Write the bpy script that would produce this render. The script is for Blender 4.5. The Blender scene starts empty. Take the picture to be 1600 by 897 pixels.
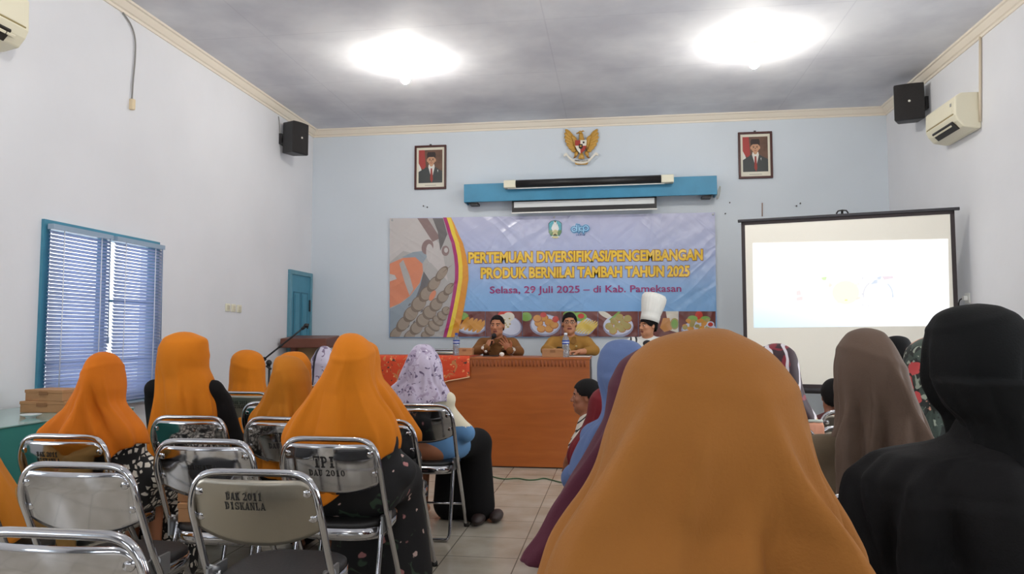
import bpy, bmesh, math, random
import numpy as np
from mathutils import Vector, Matrix
from math import sin, cos, pi, radians, sqrt, exp

S = bpy.context.scene
COL = S.collection
# ------------------------------------------------------------------ camera
FPX = 1155.0
TH, EL, CH = radians(7.97), radians(3.74), 1.2
cF = np.array([-sin(TH)*cos(EL), cos(TH)*cos(EL), sin(EL)])
cR = np.array([cos(TH), sin(TH), 0.0])
cU = np.cross(cR, cF)
cC = np.array([0, 0, CH])
cam_d = bpy.data.cameras.new('camera')
cam = bpy.data.objects.new('camera', cam_d)
COL.objects.link(cam)
cam_d.sensor_width = 36.0
cam_d.lens = FPX*36/1600
cam_d.clip_start = 0.02
M = Matrix.Identity(4)
for i in range(3):
    M[i][0], M[i][1], M[i][2], M[i][3] = cR[i], cU[i], -cF[i], cC[i]
cam.matrix_world = M
S.camera = cam

def ray(px, py): return cF + cR*(px-800)/FPX - cU*(py-448.5)/FPX
def atY(px, py, Y): d = ray(px, py); return cC + d*Y/d[1]
def atX(px, py, X): d = ray(px, py); return cC + d*X/d[0]
def atZ(px, py, Z): d = ray(px, py); return cC + d*(Z-CH)/d[2]
def atP(px, py, P, N): d = ray(px, py); return cC + d*(np.dot(np.array(P)-cC, N)/np.dot(d, N))

# ------------------------------------------------------------------ world, exposure, added daylight
W = bpy.data.worlds.new('world'); S.world = W; W.use_nodes = True
bg = W.node_tree.nodes['Background']
bg.inputs[0].default_value = (0.86, 0.92, 1.0, 1); bg.inputs[1].default_value = 4.5
S.view_settings.view_transform = 'Standard'
S.view_settings.look = 'None'
S.view_settings.exposure = -0.4
S.view_settings.gamma = 1.0
S.view_settings.use_curve_mapping = False
S.cycles.use_denoising = True
S.cycles.max_bounces = 8
S.cycles.diffuse_bounces = 5
S.cycles.sample_clamp_indirect = 8.0

XL, XR, YB, YR, ZC = -3.735, 3.044, 8.7, -3.2, 3.76
BULB = 520.0         # ceiling bulbs
FILL_DAY = 20.0            # daylight from lamps added in unseen windows near and behind the camera
def fill_daylight(name, loc, size, rot, power, color=(0.97, 0.975, 1.0)):
    l = bpy.data.lights.new(name, 'AREA'); l.shape = 'RECTANGLE'; l.size, l.size_y = size
    l.energy = power; l.color = color
    o = bpy.data.objects.new(name, l); COL.objects.link(o); o.location = loc; o.rotation_euler = rot
    return o
# windows: (wall, from, to, sill, head); all but the first are unseen, added for light
WIN = [('L', 4.35, 5.60, .69, 1.965), ('L', 0.9, 2.15, .69, 1.965), ('L', -2.2, -0.9, .69, 1.965),
       ('R', 3.6, 4.9, .69, 1.965), ('R', 0.4, 1.7, .69, 1.965), ('R', -2.4, -1.1, .69, 1.965),
       ('B', -2.8, -1.0, .69, 2.1), ('B', 0.4, 2.2, .69, 2.1)]
for w, a, b, z0, z1 in WIN[1:]:
    sz = (b-a-.1, z1-z0-.1); m, zc = (a+b)/2, (z0+z1)/2
    p = FILL_DAY*sz[0]*sz[1]*(.2 if w == 'B' else 2.6 if a > 3 else .9 if a > 0 else .35)  # added lamps, weighted per window and tilted up to brighten the ceiling
    if w == 'L': fill_daylight('window_daylight', (XL-.07, m, zc), (sz[1], sz[0]), (0, -pi/2-radians(28), 0), p)
    if w == 'R': fill_daylight('window_daylight', (XR+.07, m, zc), (sz[1], sz[0]), (0, pi/2+radians(28), 0), p)
    if w == 'B': fill_daylight('window_daylight', (m, YR-.07, zc), sz, (pi/2, 0, 0), p)

# ------------------------------------------------------------------ helpers
def lin(c):
    c = c/255.0
    return c/12.92 if c <= .04045 else ((c+.055)/1.055)**2.4
def rgb(r, g, b): return (lin(r), lin(g), lin(b), 1)
MATS = {}
def mat(name, col, rough=.6, metal=0.0, bump=0.0, bscale=40.0, coat=0.0, spec=.5, emit=0.0, var=0.0, vscale=3.0, sheen=0.0, trans=0.0):
    if name in MATS: return MATS[name]
    m = bpy.data.materials.new(name); m.use_nodes = True; nt = m.node_tree
    b = nt.nodes['Principled BSDF']
    c = rgb(*col)
    b.inputs['Base Color'].default_value = c
    b.inputs['Roughness'].default_value = rough
    b.inputs['Metallic'].default_value = metal
    b.inputs['Specular IOR Level'].default_value = spec
    if coat: b.inputs['Coat Weight'].default_value = coat
    if sheen: b.inputs['Sheen Weight'].default_value = sheen; b.inputs['Sheen Roughness'].default_value = .4
    if trans: b.inputs['Transmission Weight'].default_value = trans
    if emit:
        b.inputs['Emission Color'].default_value = c; b.inputs['Emission Strength'].default_value = emit
    if bump or var:
        tc = nt.nodes.new('ShaderNodeTexCoord')
    if bump:
        n = nt.nodes.new('ShaderNodeTexNoise'); n.inputs['Scale'].default_value = bscale; n.inputs['Detail'].default_value = 4
        nt.links.new(tc.outputs['Object'], n.inputs['Vector'])
        bp = nt.nodes.new('ShaderNodeBump'); bp.inputs['Strength'].default_value = bump; bp.inputs['Distance'].default_value = .01
        nt.links.new(n.outputs['Fac'], bp.inputs['Height']); nt.links.new(bp.outputs['Normal'], b.inputs['Normal'])
    if var:
        n2 = nt.nodes.new('ShaderNodeTexNoise'); n2.inputs['Scale'].default_value = vscale; n2.inputs['Detail'].default_value = 3
        nt.links.new(tc.outputs['Object'], n2.inputs['Vector'])
        mx = nt.nodes.new('ShaderNodeMixRGB'); mx.blend_type = 'MULTIPLY'; mx.inputs['Color1'].default_value = c
        rp = nt.nodes.new('ShaderNodeValToRGB')
        rp.color_ramp.elements[0].position = .3; rp.color_ramp.elements[0].color = (1-var, 1-var, 1-var, 1)
        rp.color_ramp.elements[1].position = .7; rp.color_ramp.elements[1].color = (1, 1, 1, 1)
        nt.links.new(n2.outputs['Fac'], rp.inputs['Fac']); nt.links.new(rp.outputs['Color'], mx.inputs['Color2'])
        mx.inputs['Fac'].default_value = 1
        nt.links.new(mx.outputs['Color'], b.inputs['Base Color'])
    MATS[name] = m
    return m
def nodes_of(m): return m.node_tree.nodes, m.node_tree.links, m.node_tree.nodes['Principled BSDF']
def ramp(nd, stops, interp='LINEAR'):
    r = nd.new('ShaderNodeValToRGB'); cr = r.color_ramp; cr.interpolation = interp
    while len(cr.elements) < len(stops): cr.elements.new(.5)
    for e, (p, c) in zip(cr.elements, stops): e.position = p; e.color = rgb(*c)
    return r
def print_mat(name, base, blobs, rough=.75, bump=.15):
    """cloth print: base colour with layers of blobs (colour, scale, threshold, seed); 'e' layers use voronoi cell edges"""
    m = mat(name, base, rough); nd, lk, b = nodes_of(m)
    tc = nd.new('ShaderNodeTexCoord'); last = None
    for kind, col, scale, th, seed in blobs:
        mp = nd.new('ShaderNodeMapping'); mp.inputs['Location'].default_value = (seed*1.7, seed*2.3, seed*.9)
        lk.new(tc.outputs['Object'], mp.inputs['Vector'])
        if kind == 'n':
            t = nd.new('ShaderNodeTexNoise'); t.inputs['Scale'].default_value = scale; t.inputs['Detail'].default_value = 2; t.inputs['Distortion'].default_value = 1.0
            out = t.outputs['Fac']; st = [(th, (0, 0, 0)), (th+.03, (255, 255, 255))]
        elif kind == 'v':
            t = nd.new('ShaderNodeTexVoronoi'); t.inputs['Scale'].default_value = scale
            ns = nd.new('ShaderNodeTexNoise'); ns.inputs['Scale'].default_value = scale*2; lk.new(mp.outputs['Vector'], ns.inputs['Vector'])
            mv = nd.new('ShaderNodeMixRGB'); mv.inputs['Fac'].default_value = .06
            lk.new(mp.outputs['Vector'], mv.inputs['Color1']); lk.new(ns.outputs['Color'], mv.inputs['Color2']); lk.new(mv.outputs['Color'], t.inputs['Vector'])
            out = t.outputs['Distance']; st = [(th, (255, 255, 255)), (th+.03, (0, 0, 0))]
        elif kind == 'e':
            t = nd.new('ShaderNodeTexVoronoi'); t.feature = 'DISTANCE_TO_EDGE'; t.inputs['Scale'].default_value = scale; t.inputs['Randomness'].default_value = .55
            out = t.outputs['Distance']; st = [(th, (0, 0, 0)), (th+.03, (255, 255, 255))]
        elif kind == 'w':
            t = nd.new('ShaderNodeTexWave'); t.inputs['Scale'].default_value = scale; t.inputs['Distortion'].default_value = 6; t.inputs['Detail'].default_value = 2
            out = t.outputs['Fac']; st = [(th, (0, 0, 0)), (th+.05, (255, 255, 255))]
        if kind != 'v': lk.new(mp.outputs['Vector'], t.inputs['Vector'])
        r = ramp(nd, st); lk.new(out, r.inputs['Fac'])
        mx = nd.new('ShaderNodeMixRGB'); lk.new(r.outputs['Color'], mx.inputs['Fac'])
        if last is None: mx.inputs['Color1'].default_value = rgb(*base)
        else: lk.new(last, mx.inputs['Color1'])
        mx.inputs['Color2'].default_value = rgb(*col); last = mx.outputs['Color']
    lk.new(last, b.inputs['Base Color'])
    return m

def raw(name, verts, faces, mats, parent=None, smooth=False, fm=None, loc=None):
    me = bpy.data.meshes.new(name)
    me.from_pydata([tuple(map(float, v)) for v in verts], [], [tuple(int(i) for i in f) for f in faces])
    if not isinstance(mats, (list, tuple)): mats = [mats]
    for m in mats: me.materials.append(m)
    if fm is not None: me.polygons.foreach_set('material_index', [int(i) for i in fm])
    if smooth: me.polygons.foreach_set('use_smooth', [True]*len(me.polygons))
    me.update()
    o = bpy.data.objects.new(name, me); COL.objects.link(o)
    if parent is not None: o.parent = parent
    if loc is not None: o.location = loc
    return o
def obj(name, bm, m, parent=None, smooth=False, bevel=0.0, loc=None, seg=2):
    bmesh.ops.recalc_face_normals(bm, faces=bm.faces)
    me = bpy.data.meshes.new(name); bm.to_mesh(me); bm.free()
    for x in (m if isinstance(m, (list, tuple)) else [m]): me.materials.append(x)
    if smooth: me.polygons.foreach_set('use_smooth', [True]*len(me.polygons))
    o = bpy.data.objects.new(name, me); COL.objects.link(o)
    if parent is not None: o.parent = parent
    if loc is not None: o.location = loc
    if bevel:
        md = o.modifiers.new('bevel', 'BEVEL'); md.width = bevel; md.segments = seg; md.limit_method = 'ANGLE'
    return o
def BM(): return bmesh.new()
def box(bm, x0, x1, y0, y1, z0, z1, mi=0, M=None):
    vs = [bm.verts.new(Vector((x, y, z)) if M is None else M @ Vector((x, y, z))) for x in (x0, x1) for y in (y0, y1) for z in (z0, z1)]
    for f in ((0, 1, 3, 2), (4, 6, 7, 5), (0, 4, 5, 1), (2, 3, 7, 6), (0, 2, 6, 4), (1, 5, 7, 3)):
        bm.faces.new([vs[i] for i in f]).material_index = mi
    return vs
def catmull(pts, n=8, closed=False):
    P = [Vector(p) for p in pts]; out = []
    N = len(P)
    for i in range(N if closed else N-1):
        if closed: a, b, c, d = P[i-1], P[i], P[(i+1) % N], P[(i+2) % N]
        else: a, b, c, d = P[max(i-1, 0)], P[i], P[i+1], P[min(i+2, N-1)]
        for k in range(n):
            t = k/n
            out.append(.5*((2*b)+(c-a)*t+(2*a-5*b+4*c-d)*t*t+(3*b-a-3*c+d)*t**3))
    if not closed: out.append(P[-1])
    return out
def tube(bm, pts, r, seg=10, mi=0, cap=True, closed=False):
    P = [Vector(p) for p in pts]; N = len(P)
    rr = r if isinstance(r, (list, tuple)) else [r]*N
    rings = []; up = Vector((0, 0, 1)); prev = None
    for i, p in enumerate(P):
        if closed: t = P[(i+1) % N]-P[i-1]
        else: t = P[min(i+1, N-1)]-P[max(i-1, 0)]
        t.normalize()
        if prev is None:
            u = t.cross(up)
            if u.length < .05: u = t.cross(Vector((1, 0, 0)))
        else:
            u = prev-t*prev.dot(t)
        u.normalize(); v = t.cross(u); prev = u
        rings.append([bm.verts.new(p+(u*cos(2*pi*k/seg)+v*sin(2*pi*k/seg))*rr[i]) for k in range(seg)])
    for i in range(N if closed else N-1):
        A, B = rings[i], rings[(i+1) % N]
        for k in range(seg):
            f = bm.faces.new((A[k], A[(k+1) % seg], B[(k+1) % seg], B[k])); f.material_index = mi; f.smooth = True
    if cap and not closed:
        bm.faces.new(rings[0][::-1]).material_index = mi; bm.faces.new(rings[-1]).material_index = mi
def lathe(bm, prof, c=(0, 0, 0), seg=24, mi=0, M=None):
    rings = []
    for r, z in prof:
        ring = []
        for k in range(seg):
            v = Vector((c[0]+r*cos(2*pi*k/seg), c[1]+r*sin(2*pi*k/seg), c[2]+z))
            if M is not None: v = M @ v
            ring.append(bm.verts.new(v))
        rings.append(ring)
    for a, b in zip(rings, rings[1:]):
        for k in range(seg):
            f = bm.faces.new((a[k], a[(k+1) % seg], b[(k+1) % seg], b[k])); f.material_index = mi; f.smooth = True
    if prof[0][0] > 1e-4: bm.faces.new(rings[0][::-1]).material_index = mi
    if prof[-1][0] > 1e-4: bm.faces.new(rings[-1]).material_index = mi
def ellipsoid(bm, c, r, seg=16, rings=10, mi=0, M=None):
    prof = [(max(1e-5, sin(pi*i/rings)), -cos(pi*i/rings)) for i in range(rings+1)]
    rr = []
    for q, z in prof:
        ring = []
        for k in range(seg):
            v = Vector((c[0]+r[0]*q*cos(2*pi*k/seg), c[1]+r[1]*q*sin(2*pi*k/seg), c[2]+r[2]*z))
            if M is not None: v = M @ v
            ring.append(bm.verts.new(v))
        rr.append(ring)
    for a, b in zip(rr, rr[1:]):
        for k in range(seg):
            f = bm.faces.new((a[k], a[(k+1) % seg], b[(k+1) % seg], b[k])); f.material_index = mi; f.smooth = True
def prism(bm, pts, d, mi=0):
    """closed outline pts (3D) extruded by vector d"""
    d = Vector(d)
    a = [bm.verts.new(Vector(p)) for p in pts]; b = [bm.verts.new(Vector(p)+d) for p in pts]
    n = len(a)
    bm.faces.new(a).material_index = mi; bm.faces.new(b[::-1]).material_index = mi
    for i in range(n): bm.faces.new((a[i], b[i], b[(i+1) % n], a[(i+1) % n])).material_index = mi
def tag(o, label, cat, group=None, kind=None):
    if label: o['label'] = label
    if cat: o['category'] = cat
    if group: o['group'] = group
    if kind: o['kind'] = kind
    return o
def thing(name, label, cat, loc=(0, 0, 0), rz=0.0, group=None):
    o = bpy.data.objects.new(name, None); COL.objects.link(o); o.empty_display_size = .05
    o.location = loc; o.rotation_euler = (0, 0, rz)
    return tag(o, label, cat, group)
def struct(o): o['kind'] = 'structure'; return o
def dup(root, loc, rz, label, group=None):
    r = root.copy(); COL.objects.link(r); r.location = loc; r.rotation_euler = (0, 0, rz); r['label'] = label
    if group: r['group'] = group
    for ch in list(root.children):
        c = ch.copy(); COL.objects.link(c); c.parent = r
        for g in list(ch.children):
            d = g.copy(); COL.objects.link(d); d.parent = c
    return r
def text_geo(body, bold=0.0, spacing=1.0):
    cu = bpy.data.curves.new('txt', 'FONT'); cu.body = body; cu.size = 1; cu.offset = bold; cu.resolution_u = 3; cu.space_character = spacing
    o = bpy.data.objects.new('txt', cu); COL.objects.link(o)
    dg = bpy.context.evaluated_depsgraph_get(); dg.update()
    me = bpy.data.meshes.new_from_object(o.evaluated_get(dg))
    V = np.array([tuple(v.co)[:2] for v in me.vertices]); Fc = [tuple(p.vertices) for p in me.polygons]
    bpy.data.objects.remove(o); bpy.data.curves.remove(cu); bpy.data.meshes.remove(me)
    return V, Fc
def fit_text(body, w, h, bold=0.0, spacing=1.0):
    """text centred on the origin and stretched to w x h"""
    V, Fc = text_geo(body, bold, spacing)
    lo, hi = V.min(0), V.max(0)
    V = (V-(lo+hi)/2)/(hi-lo)*np.array([w, h])
    return V, Fc

# ---- signed distance modelling: one continuous skin for bodies and garments
def surface_nets(F, org, h):
    Sg = F < 0
    nx, ny, nz = F.shape
    cnt = np.zeros((nx-1, ny-1, nz-1), np.int8)
    for a in (0, 1):
        for b in (0, 1):
            for c in (0, 1): cnt += Sg[a:nx-1+a, b:ny-1+b, c:nz-1+c]
    act = (cnt > 0) & (cnt < 8)
    I, J, K = np.nonzero(act)
    idx = np.full(act.shape, -1, np.int32); idx[I, J, K] = np.arange(len(I))
    acc = np.zeros((len(I), 3)); num = np.zeros(len(I))
    cs = [(a, b, c) for a in (0, 1) for b in (0, 1) for c in (0, 1)]
    for p in cs:
        for ax in range(3):
            if p[ax]: continue
            q = list(p); q[ax] = 1
            f0 = F[I+p[0], J+p[1], K+p[2]]; f1 = F[I+q[0], J+q[1], K+q[2]]
            m = (f0 < 0) != (f1 < 0)
            t = np.where(m, f0/np.where(m, f0-f1, 1), 0)
            for d in range(3): acc[:, d] += np.where(m, p[d]+(t if d == ax else 0), 0)
            num += m
    V = (np.stack([I, J, K], 1)+acc/num[:, None])*h+np.array(org)
    quads = []
    for ax in range(3):
        sl = [slice(1, -1)]*3; sl[ax] = slice(0, -1)
        s2 = [slice(1, -1)]*3; s2[ax] = slice(1, None)
        A, B = Sg[tuple(sl)], Sg[tuple(s2)]
        P = np.argwhere(A != B)
        if not len(P): continue
        inside = A[P[:, 0], P[:, 1], P[:, 2]]
        for d in range(3):
            if d != ax: P[:, d] += 1
        u, v = (ax+1) % 3, (ax+2) % 3
        def cell(du, dv):
            Q = P.copy(); Q[:, u] -= du; Q[:, v] -= dv
            return idx[Q[:, 0], Q[:, 1], Q[:, 2]]
        q = np.stack([cell(1, 1), cell(0, 1), cell(0, 0), cell(1, 0)], 1)
        q[~inside] = q[~inside][:, ::-1]
        quads.append(q)
    return V, np.concatenate(quads)
def sdf_mesh(prims, h):
    """prims: ('c', a, b, ra, rb, k[, sign]) tapered capsule, ('e', centre, radii, R or None, k[, sign]) ellipsoid"""
    lo = np.full(3, 1e9); hi = -lo
    bb = []
    for p in prims:
        if p[0] == 'c':
            a, b, r = np.array(p[1], float), np.array(p[2], float), max(p[3], p[4])
            l, u = np.minimum(a, b)-r, np.maximum(a, b)+r
        else:
            c, r = np.array(p[1], float), max(p[2]); l, u = c-r, c+r
            if p[3] is None: l, u = c-np.array(p[2]), c+np.array(p[2])
        bb.append((l, u))
        if not (len(p) > 6 and p[6] < 0) and not (p[0] == 'e' and len(p) > 5 and p[5] < 0):
            lo, hi = np.minimum(lo, l), np.maximum(hi, u)
    lo -= 3*h+.02; hi += 3*h+.02
    n = np.ceil((hi-lo)/h).astype(int)+1
    F = np.full(tuple(n), .5, np.float32)
    ax = [lo[d]+h*np.arange(n[d]) for d in range(3)]
    for p, (l, u) in zip(prims, bb):
        k = p[5] if p[0] == 'c' else p[4]
        sign = (p[6] if len(p) > 6 else 1) if p[0] == 'c' else (p[5] if len(p) > 5 else 1)
        mg = k+3*h
        i0 = np.maximum(((l-mg-lo)/h).astype(int), 0); i1 = np.minimum(((u+mg-lo)/h).astype(int)+2, n)
        X = ax[0][i0[0]:i1[0], None, None]; Y = ax[1][None, i0[1]:i1[1], None]; Z = ax[2][None, None, i0[2]:i1[2]]
        if p[0] == 'c':
            a, b = np.array(p[1], float), np.array(p[2], float); ba = b-a; L2 = max(ba@ba, 1e-9)
            t = np.clip(((X-a[0])*ba[0]+(Y-a[1])*ba[1]+(Z-a[2])*ba[2])/L2, 0, 1)
            d = np.sqrt((X-a[0]-t*ba[0])**2+(Y-a[1]-t*ba[1])**2+(Z-a[2]-t*ba[2])**2)-(p[3]+(p[4]-p[3])*t)
        else:
            c, r = p[1], p[2]; x, y, z = X-c[0], Y-c[1], Z-c[2]
            if p[3] is not None:
                R = np.array(p[3]); x, y, z = (R[0][0]*x+R[1][0]*y+R[2][0]*z, R[0][1]*x+R[1][1]*y+R[2][1]*z, R[0][2]*x+R[1][2]*y+R[2][2]*z)
            k0 = np.sqrt((x/r[0])**2+(y/r[1])**2+(z/r[2])**2)+1e-6
            k1 = np.sqrt((x/r[0]**2)**2+(y/r[1]**2)**2+(z/r[2]**2)**2)+1e-6
            d = k0*(k0-1)/k1
        sl = tuple(slice(i0[q], i1[q]) for q in range(3)); G = F[sl]
        kk = max(k, 1e-5)
        if sign > 0:
            hh = np.clip(.5+.5*(G-d)/kk, 0, 1)
            F[sl] = G*(1-hh)+d*hh-kk*hh*(1-hh)
        else:
            hh = np.clip(.5-.5*(G+d)/kk, 0, 1)
            F[sl] = G*(1-hh)-d*hh+kk*hh*(1-hh)
    return surface_nets(F, lo, h)
def sdf_obj(name, prims, h, mats, parent=None, pick=None):
    V, Q = sdf_mesh(prims, h)
    fm = None
    if pick is not None: fm = pick(V[Q].mean(1))
    return raw(name, V, Q, mats, parent, True, fm)
# ------------------------------------------------------------------ the room
paint = mat('wall_paint', (226, 227, 231), .75, bump=.12, bscale=14, var=.06, vscale=1.3)
paint_back = mat('wall_paint_back', (212, 220, 228), .75, bump=.12, bscale=14, var=.05, vscale=1.1)
cream = mat('cornice_cream', (232, 222, 206), .6)
teal = mat('teal_paint', (70, 140, 165), .45, bump=.05, bscale=30, var=.15, vscale=6)
teal_dk = mat('teal_paint_groove', (48, 105, 128), .5)

# floor: 40 cm tiles with grey grout
fm_ = mat('floor_tiles', (196, 190, 178), .22, spec=.4)
nd, lk, b = nodes_of(fm_)
tc = nd.new('ShaderNodeTexCoord'); mp = nd.new('ShaderNodeMapping'); mp.inputs['Location'].default_value = (.137, -.072, 0)
br = nd.new('ShaderNodeTexBrick'); br.offset = 0; br.inputs['Scale'].default_value = 1
br.inputs['Brick Width'].default_value = .396; br.inputs['Row Height'].default_value = .396
br.inputs['Mortar Size'].default_value = .0035; br.inputs['Mortar Smooth'].default_value = .2
br.inputs['Color1'].default_value = rgb(196, 189, 176); br.inputs['Color2'].default_value = rgb(190, 183, 170); br.inputs['Mortar'].default_value = rgb(120, 114, 104)
nz = nd.new('ShaderNodeTexNoise'); nz.inputs['Scale'].default_value = 4; nz.inputs['Detail'].default_value = 6
rp = ramp(nd, [(.3, (222, 218, 210)), (.7, (255, 255, 255))])
mx = nd.new('ShaderNodeMixRGB'); mx.blend_type = 'MULTIPLY'; mx.inputs['Fac'].default_value = 1
lk.new(tc.outputs['Object'], mp.inputs['Vector']); lk.new(mp.outputs['Vector'], br.inputs['Vector']); lk.new(tc.outputs['Object'], nz.inputs['Vector'])
lk.new(nz.outputs['Fac'], rp.inputs['Fac']); lk.new(br.outputs['Color'], mx.inputs['Color1']); lk.new(rp.outputs['Color'], mx.inputs['Color2']); lk.new(mx.outputs['Color'], b.inputs['Base Color'])
bm = BM(); box(bm, XL-.2, XR+.2, YR-.2, YB+.2, -.1, 0); struct(obj('floor', bm, fm_))

# ceiling: painted boards with faint joints
cm_ = mat('ceiling_paint', (232, 233, 237), .7, spec=.3)
nd, lk, b = nodes_of(cm_)
tc = nd.new('ShaderNodeTexCoord'); mp = nd.new('ShaderNodeMapping'); mp.inputs['Location'].default_value = (.55, .17, 0)
br = nd.new('ShaderNodeTexBrick'); br.inputs['Scale'].default_value = 1; br.offset = 0
br.inputs['Brick Width'].default_value = 2.4; br.inputs['Row Height'].default_value = 1.2; br.inputs['Mortar Size'].default_value = .006
br.inputs['Color1'].default_value = rgb(232, 233, 237); br.inputs['Color2'].default_value = rgb(230, 231, 235); br.inputs['Mortar'].default_value = rgb(222, 223, 228)
nz = nd.new('ShaderNodeTexNoise'); nz.inputs['Scale'].default_value = 1.4; nz.inputs['Detail'].default_value = 5
rp = ramp(nd, [(.35, (226, 226, 230)), (.65, (255, 255, 255))])
mx = nd.new('ShaderNodeMixRGB'); mx.blend_type = 'MULTIPLY'; mx.inputs['Fac'].default_value = 1
lk.new(tc.outputs['Object'], mp.inputs['Vector']); lk.new(mp.outputs['Vector'], br.inputs['Vector']); lk.new(tc.outputs['Object'], nz.inputs['Vector'])
lk.new(nz.outputs['Fac'], rp.inputs['Fac']); lk.new(br.outputs['Color'], mx.inputs['Color1']); lk.new(rp.outputs['Color'], mx.inputs['Color2']); lk.new(mx.outputs['Color'], b.inputs['Base Color'])
bp = nd.new('ShaderNodeBump'); bp.inputs['Strength'].default_value = .25; bp.inputs['Distance'].default_value = .02
lk.new(nz.outputs['Fac'], bp.inputs['Height']); lk.new(bp.outputs['Normal'], b.inputs['Normal'])
bm = BM(); box(bm, XL-.2, XR+.2, YR-.2, YB+.2, ZC, ZC+.1); struct(obj('ceiling', bm, cm_))

def side_wall(name, x0, x1, holes):
    bm = BM(); y = YR
    for a, b_, z0, z1 in sorted(holes):
        box(bm, x0, x1, y, a, 0, ZC); box(bm, x0, x1, a, b_, 0, z0); box(bm, x0, x1, a, b_, z1, ZC); y = b_
    box(bm, x0, x1, y, YB, 0, ZC)
    struct(obj(name, bm, paint))
side_wall('wall_left', XL-.15, XL, [w[1:] for w in WIN if w[0] == 'L'])
side_wall('wall_right', XR, XR+.15, [w[1:] for w in WIN if w[0] == 'R'])
bm = BM(); box(bm, XL-.15, XR+.15, YB, YB+.15, 0, ZC); struct(obj('wall_back', bm, paint_back))
bm = BM(); x = XL-.15
for w, a, b_, z0, z1 in [w for w in WIN if w[0] == 'B']:
    box(bm, x, a, YR-.15, YR, 0, ZC); box(bm, a, b_, YR-.15, YR, 0, z0); box(bm, a, b_, YR-.15, YR, z1, ZC); x = b_
box(bm, x, XR+.15, YR-.15, YR, 0, ZC); struct(obj('wall_front', bm, mat('wall_paint_rear', (120, 120, 122), .75)))  # unseen wall kept dark so the chrome chairs reflect less
# low platform behind the desk that the speakers' chairs stand on
DAIS = .15
bm = BM(); box(bm, -2.3, -.1, 7.33, YB, 0, DAIS); struct(obj('floor_dais', bm, mat('dais_wood', (120, 85, 60), .6)))

# cornice: moulded strip along each wall
def cornice(name, run, inward, up=ZC):
    prof = [(0, -.085), (.012, -.085), (.016, -.066), (.03, -.06), (.05, -.035), (.062, -.018), (.078, -.014), (.085, 0), (0, 0)]
    a, b_ = Vector(run[0]), Vector(run[1]); n = Vector(inward)
    bm = BM()
    A = [bm.verts.new(a+n*p+Vector((0, 0, up+q))) for p, q in prof]; B = [bm.verts.new(b_+n*p+Vector((0, 0, up+q))) for p, q in prof]
    for i in range(len(prof)): bm.faces.new((A[i], A[(i+1) % len(prof)], B[(i+1) % len(prof)], B[i]))
    struct(obj(name, bm, cream))
cornice('trim_1', ((XL, YR, 0), (XL, YB, 0)), (1, 0, 0))
cornice('trim_2', ((XL, YB, 0), (XR, YB, 0)), (0, -1, 0))
cornice('trim_3', ((XR, YB, 0), (XR, YR, 0)), (-1, 0, 0))
cornice('trim_4', ((XR, YR, 0), (XL, YR, 0)), (0, 1, 0))

# windows: painted frame with a middle post; the visible one also has its inner reveal strip
wglass = mat('window_glass', (255, 255, 255), .02, trans=1.0)
for i, (w, a, b_, z0, z1) in enumerate(WIN):
    bm = BM(); t = .06
    def fr(u0, u1, q0, q1, d0=-.05, d1=.02):
        if w == 'L': box(bm, XL+d0, XL+d1, u0, u1, q0, q1)
        elif w == 'R': box(bm, XR-d1, XR-d0, u0, u1, q0, q1)
        else: box(bm, u0, u1, YR+d0, YR+d1, q0, q1)
    fr(a, a+t, z0+t, z1-t); fr(b_-t, b_, z0+t, z1-t); fr(a, b_, z0, z0+t); fr(a, b_, z1-t, z1)
    fr((a+b_)/2-.03, (a+b_)/2+.03, z0+t, z1-t, -.05, -.01)
    root = struct(obj('window_%d' % (i+1), bm, teal))
    if i == 0:
        bm = BM()
        for q in (1.0, 1.45): box(bm, XL-.04, XL-.03, a+t, b_-t, q, q+.018)
        obj('glazing_bar', bm, teal, root)
        bm = BM(); box(bm, XL-.046, XL-.042, a+t, b_-t, z0+t, z1-t)
        obj('window_pane', bm, wglass, root)

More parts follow.
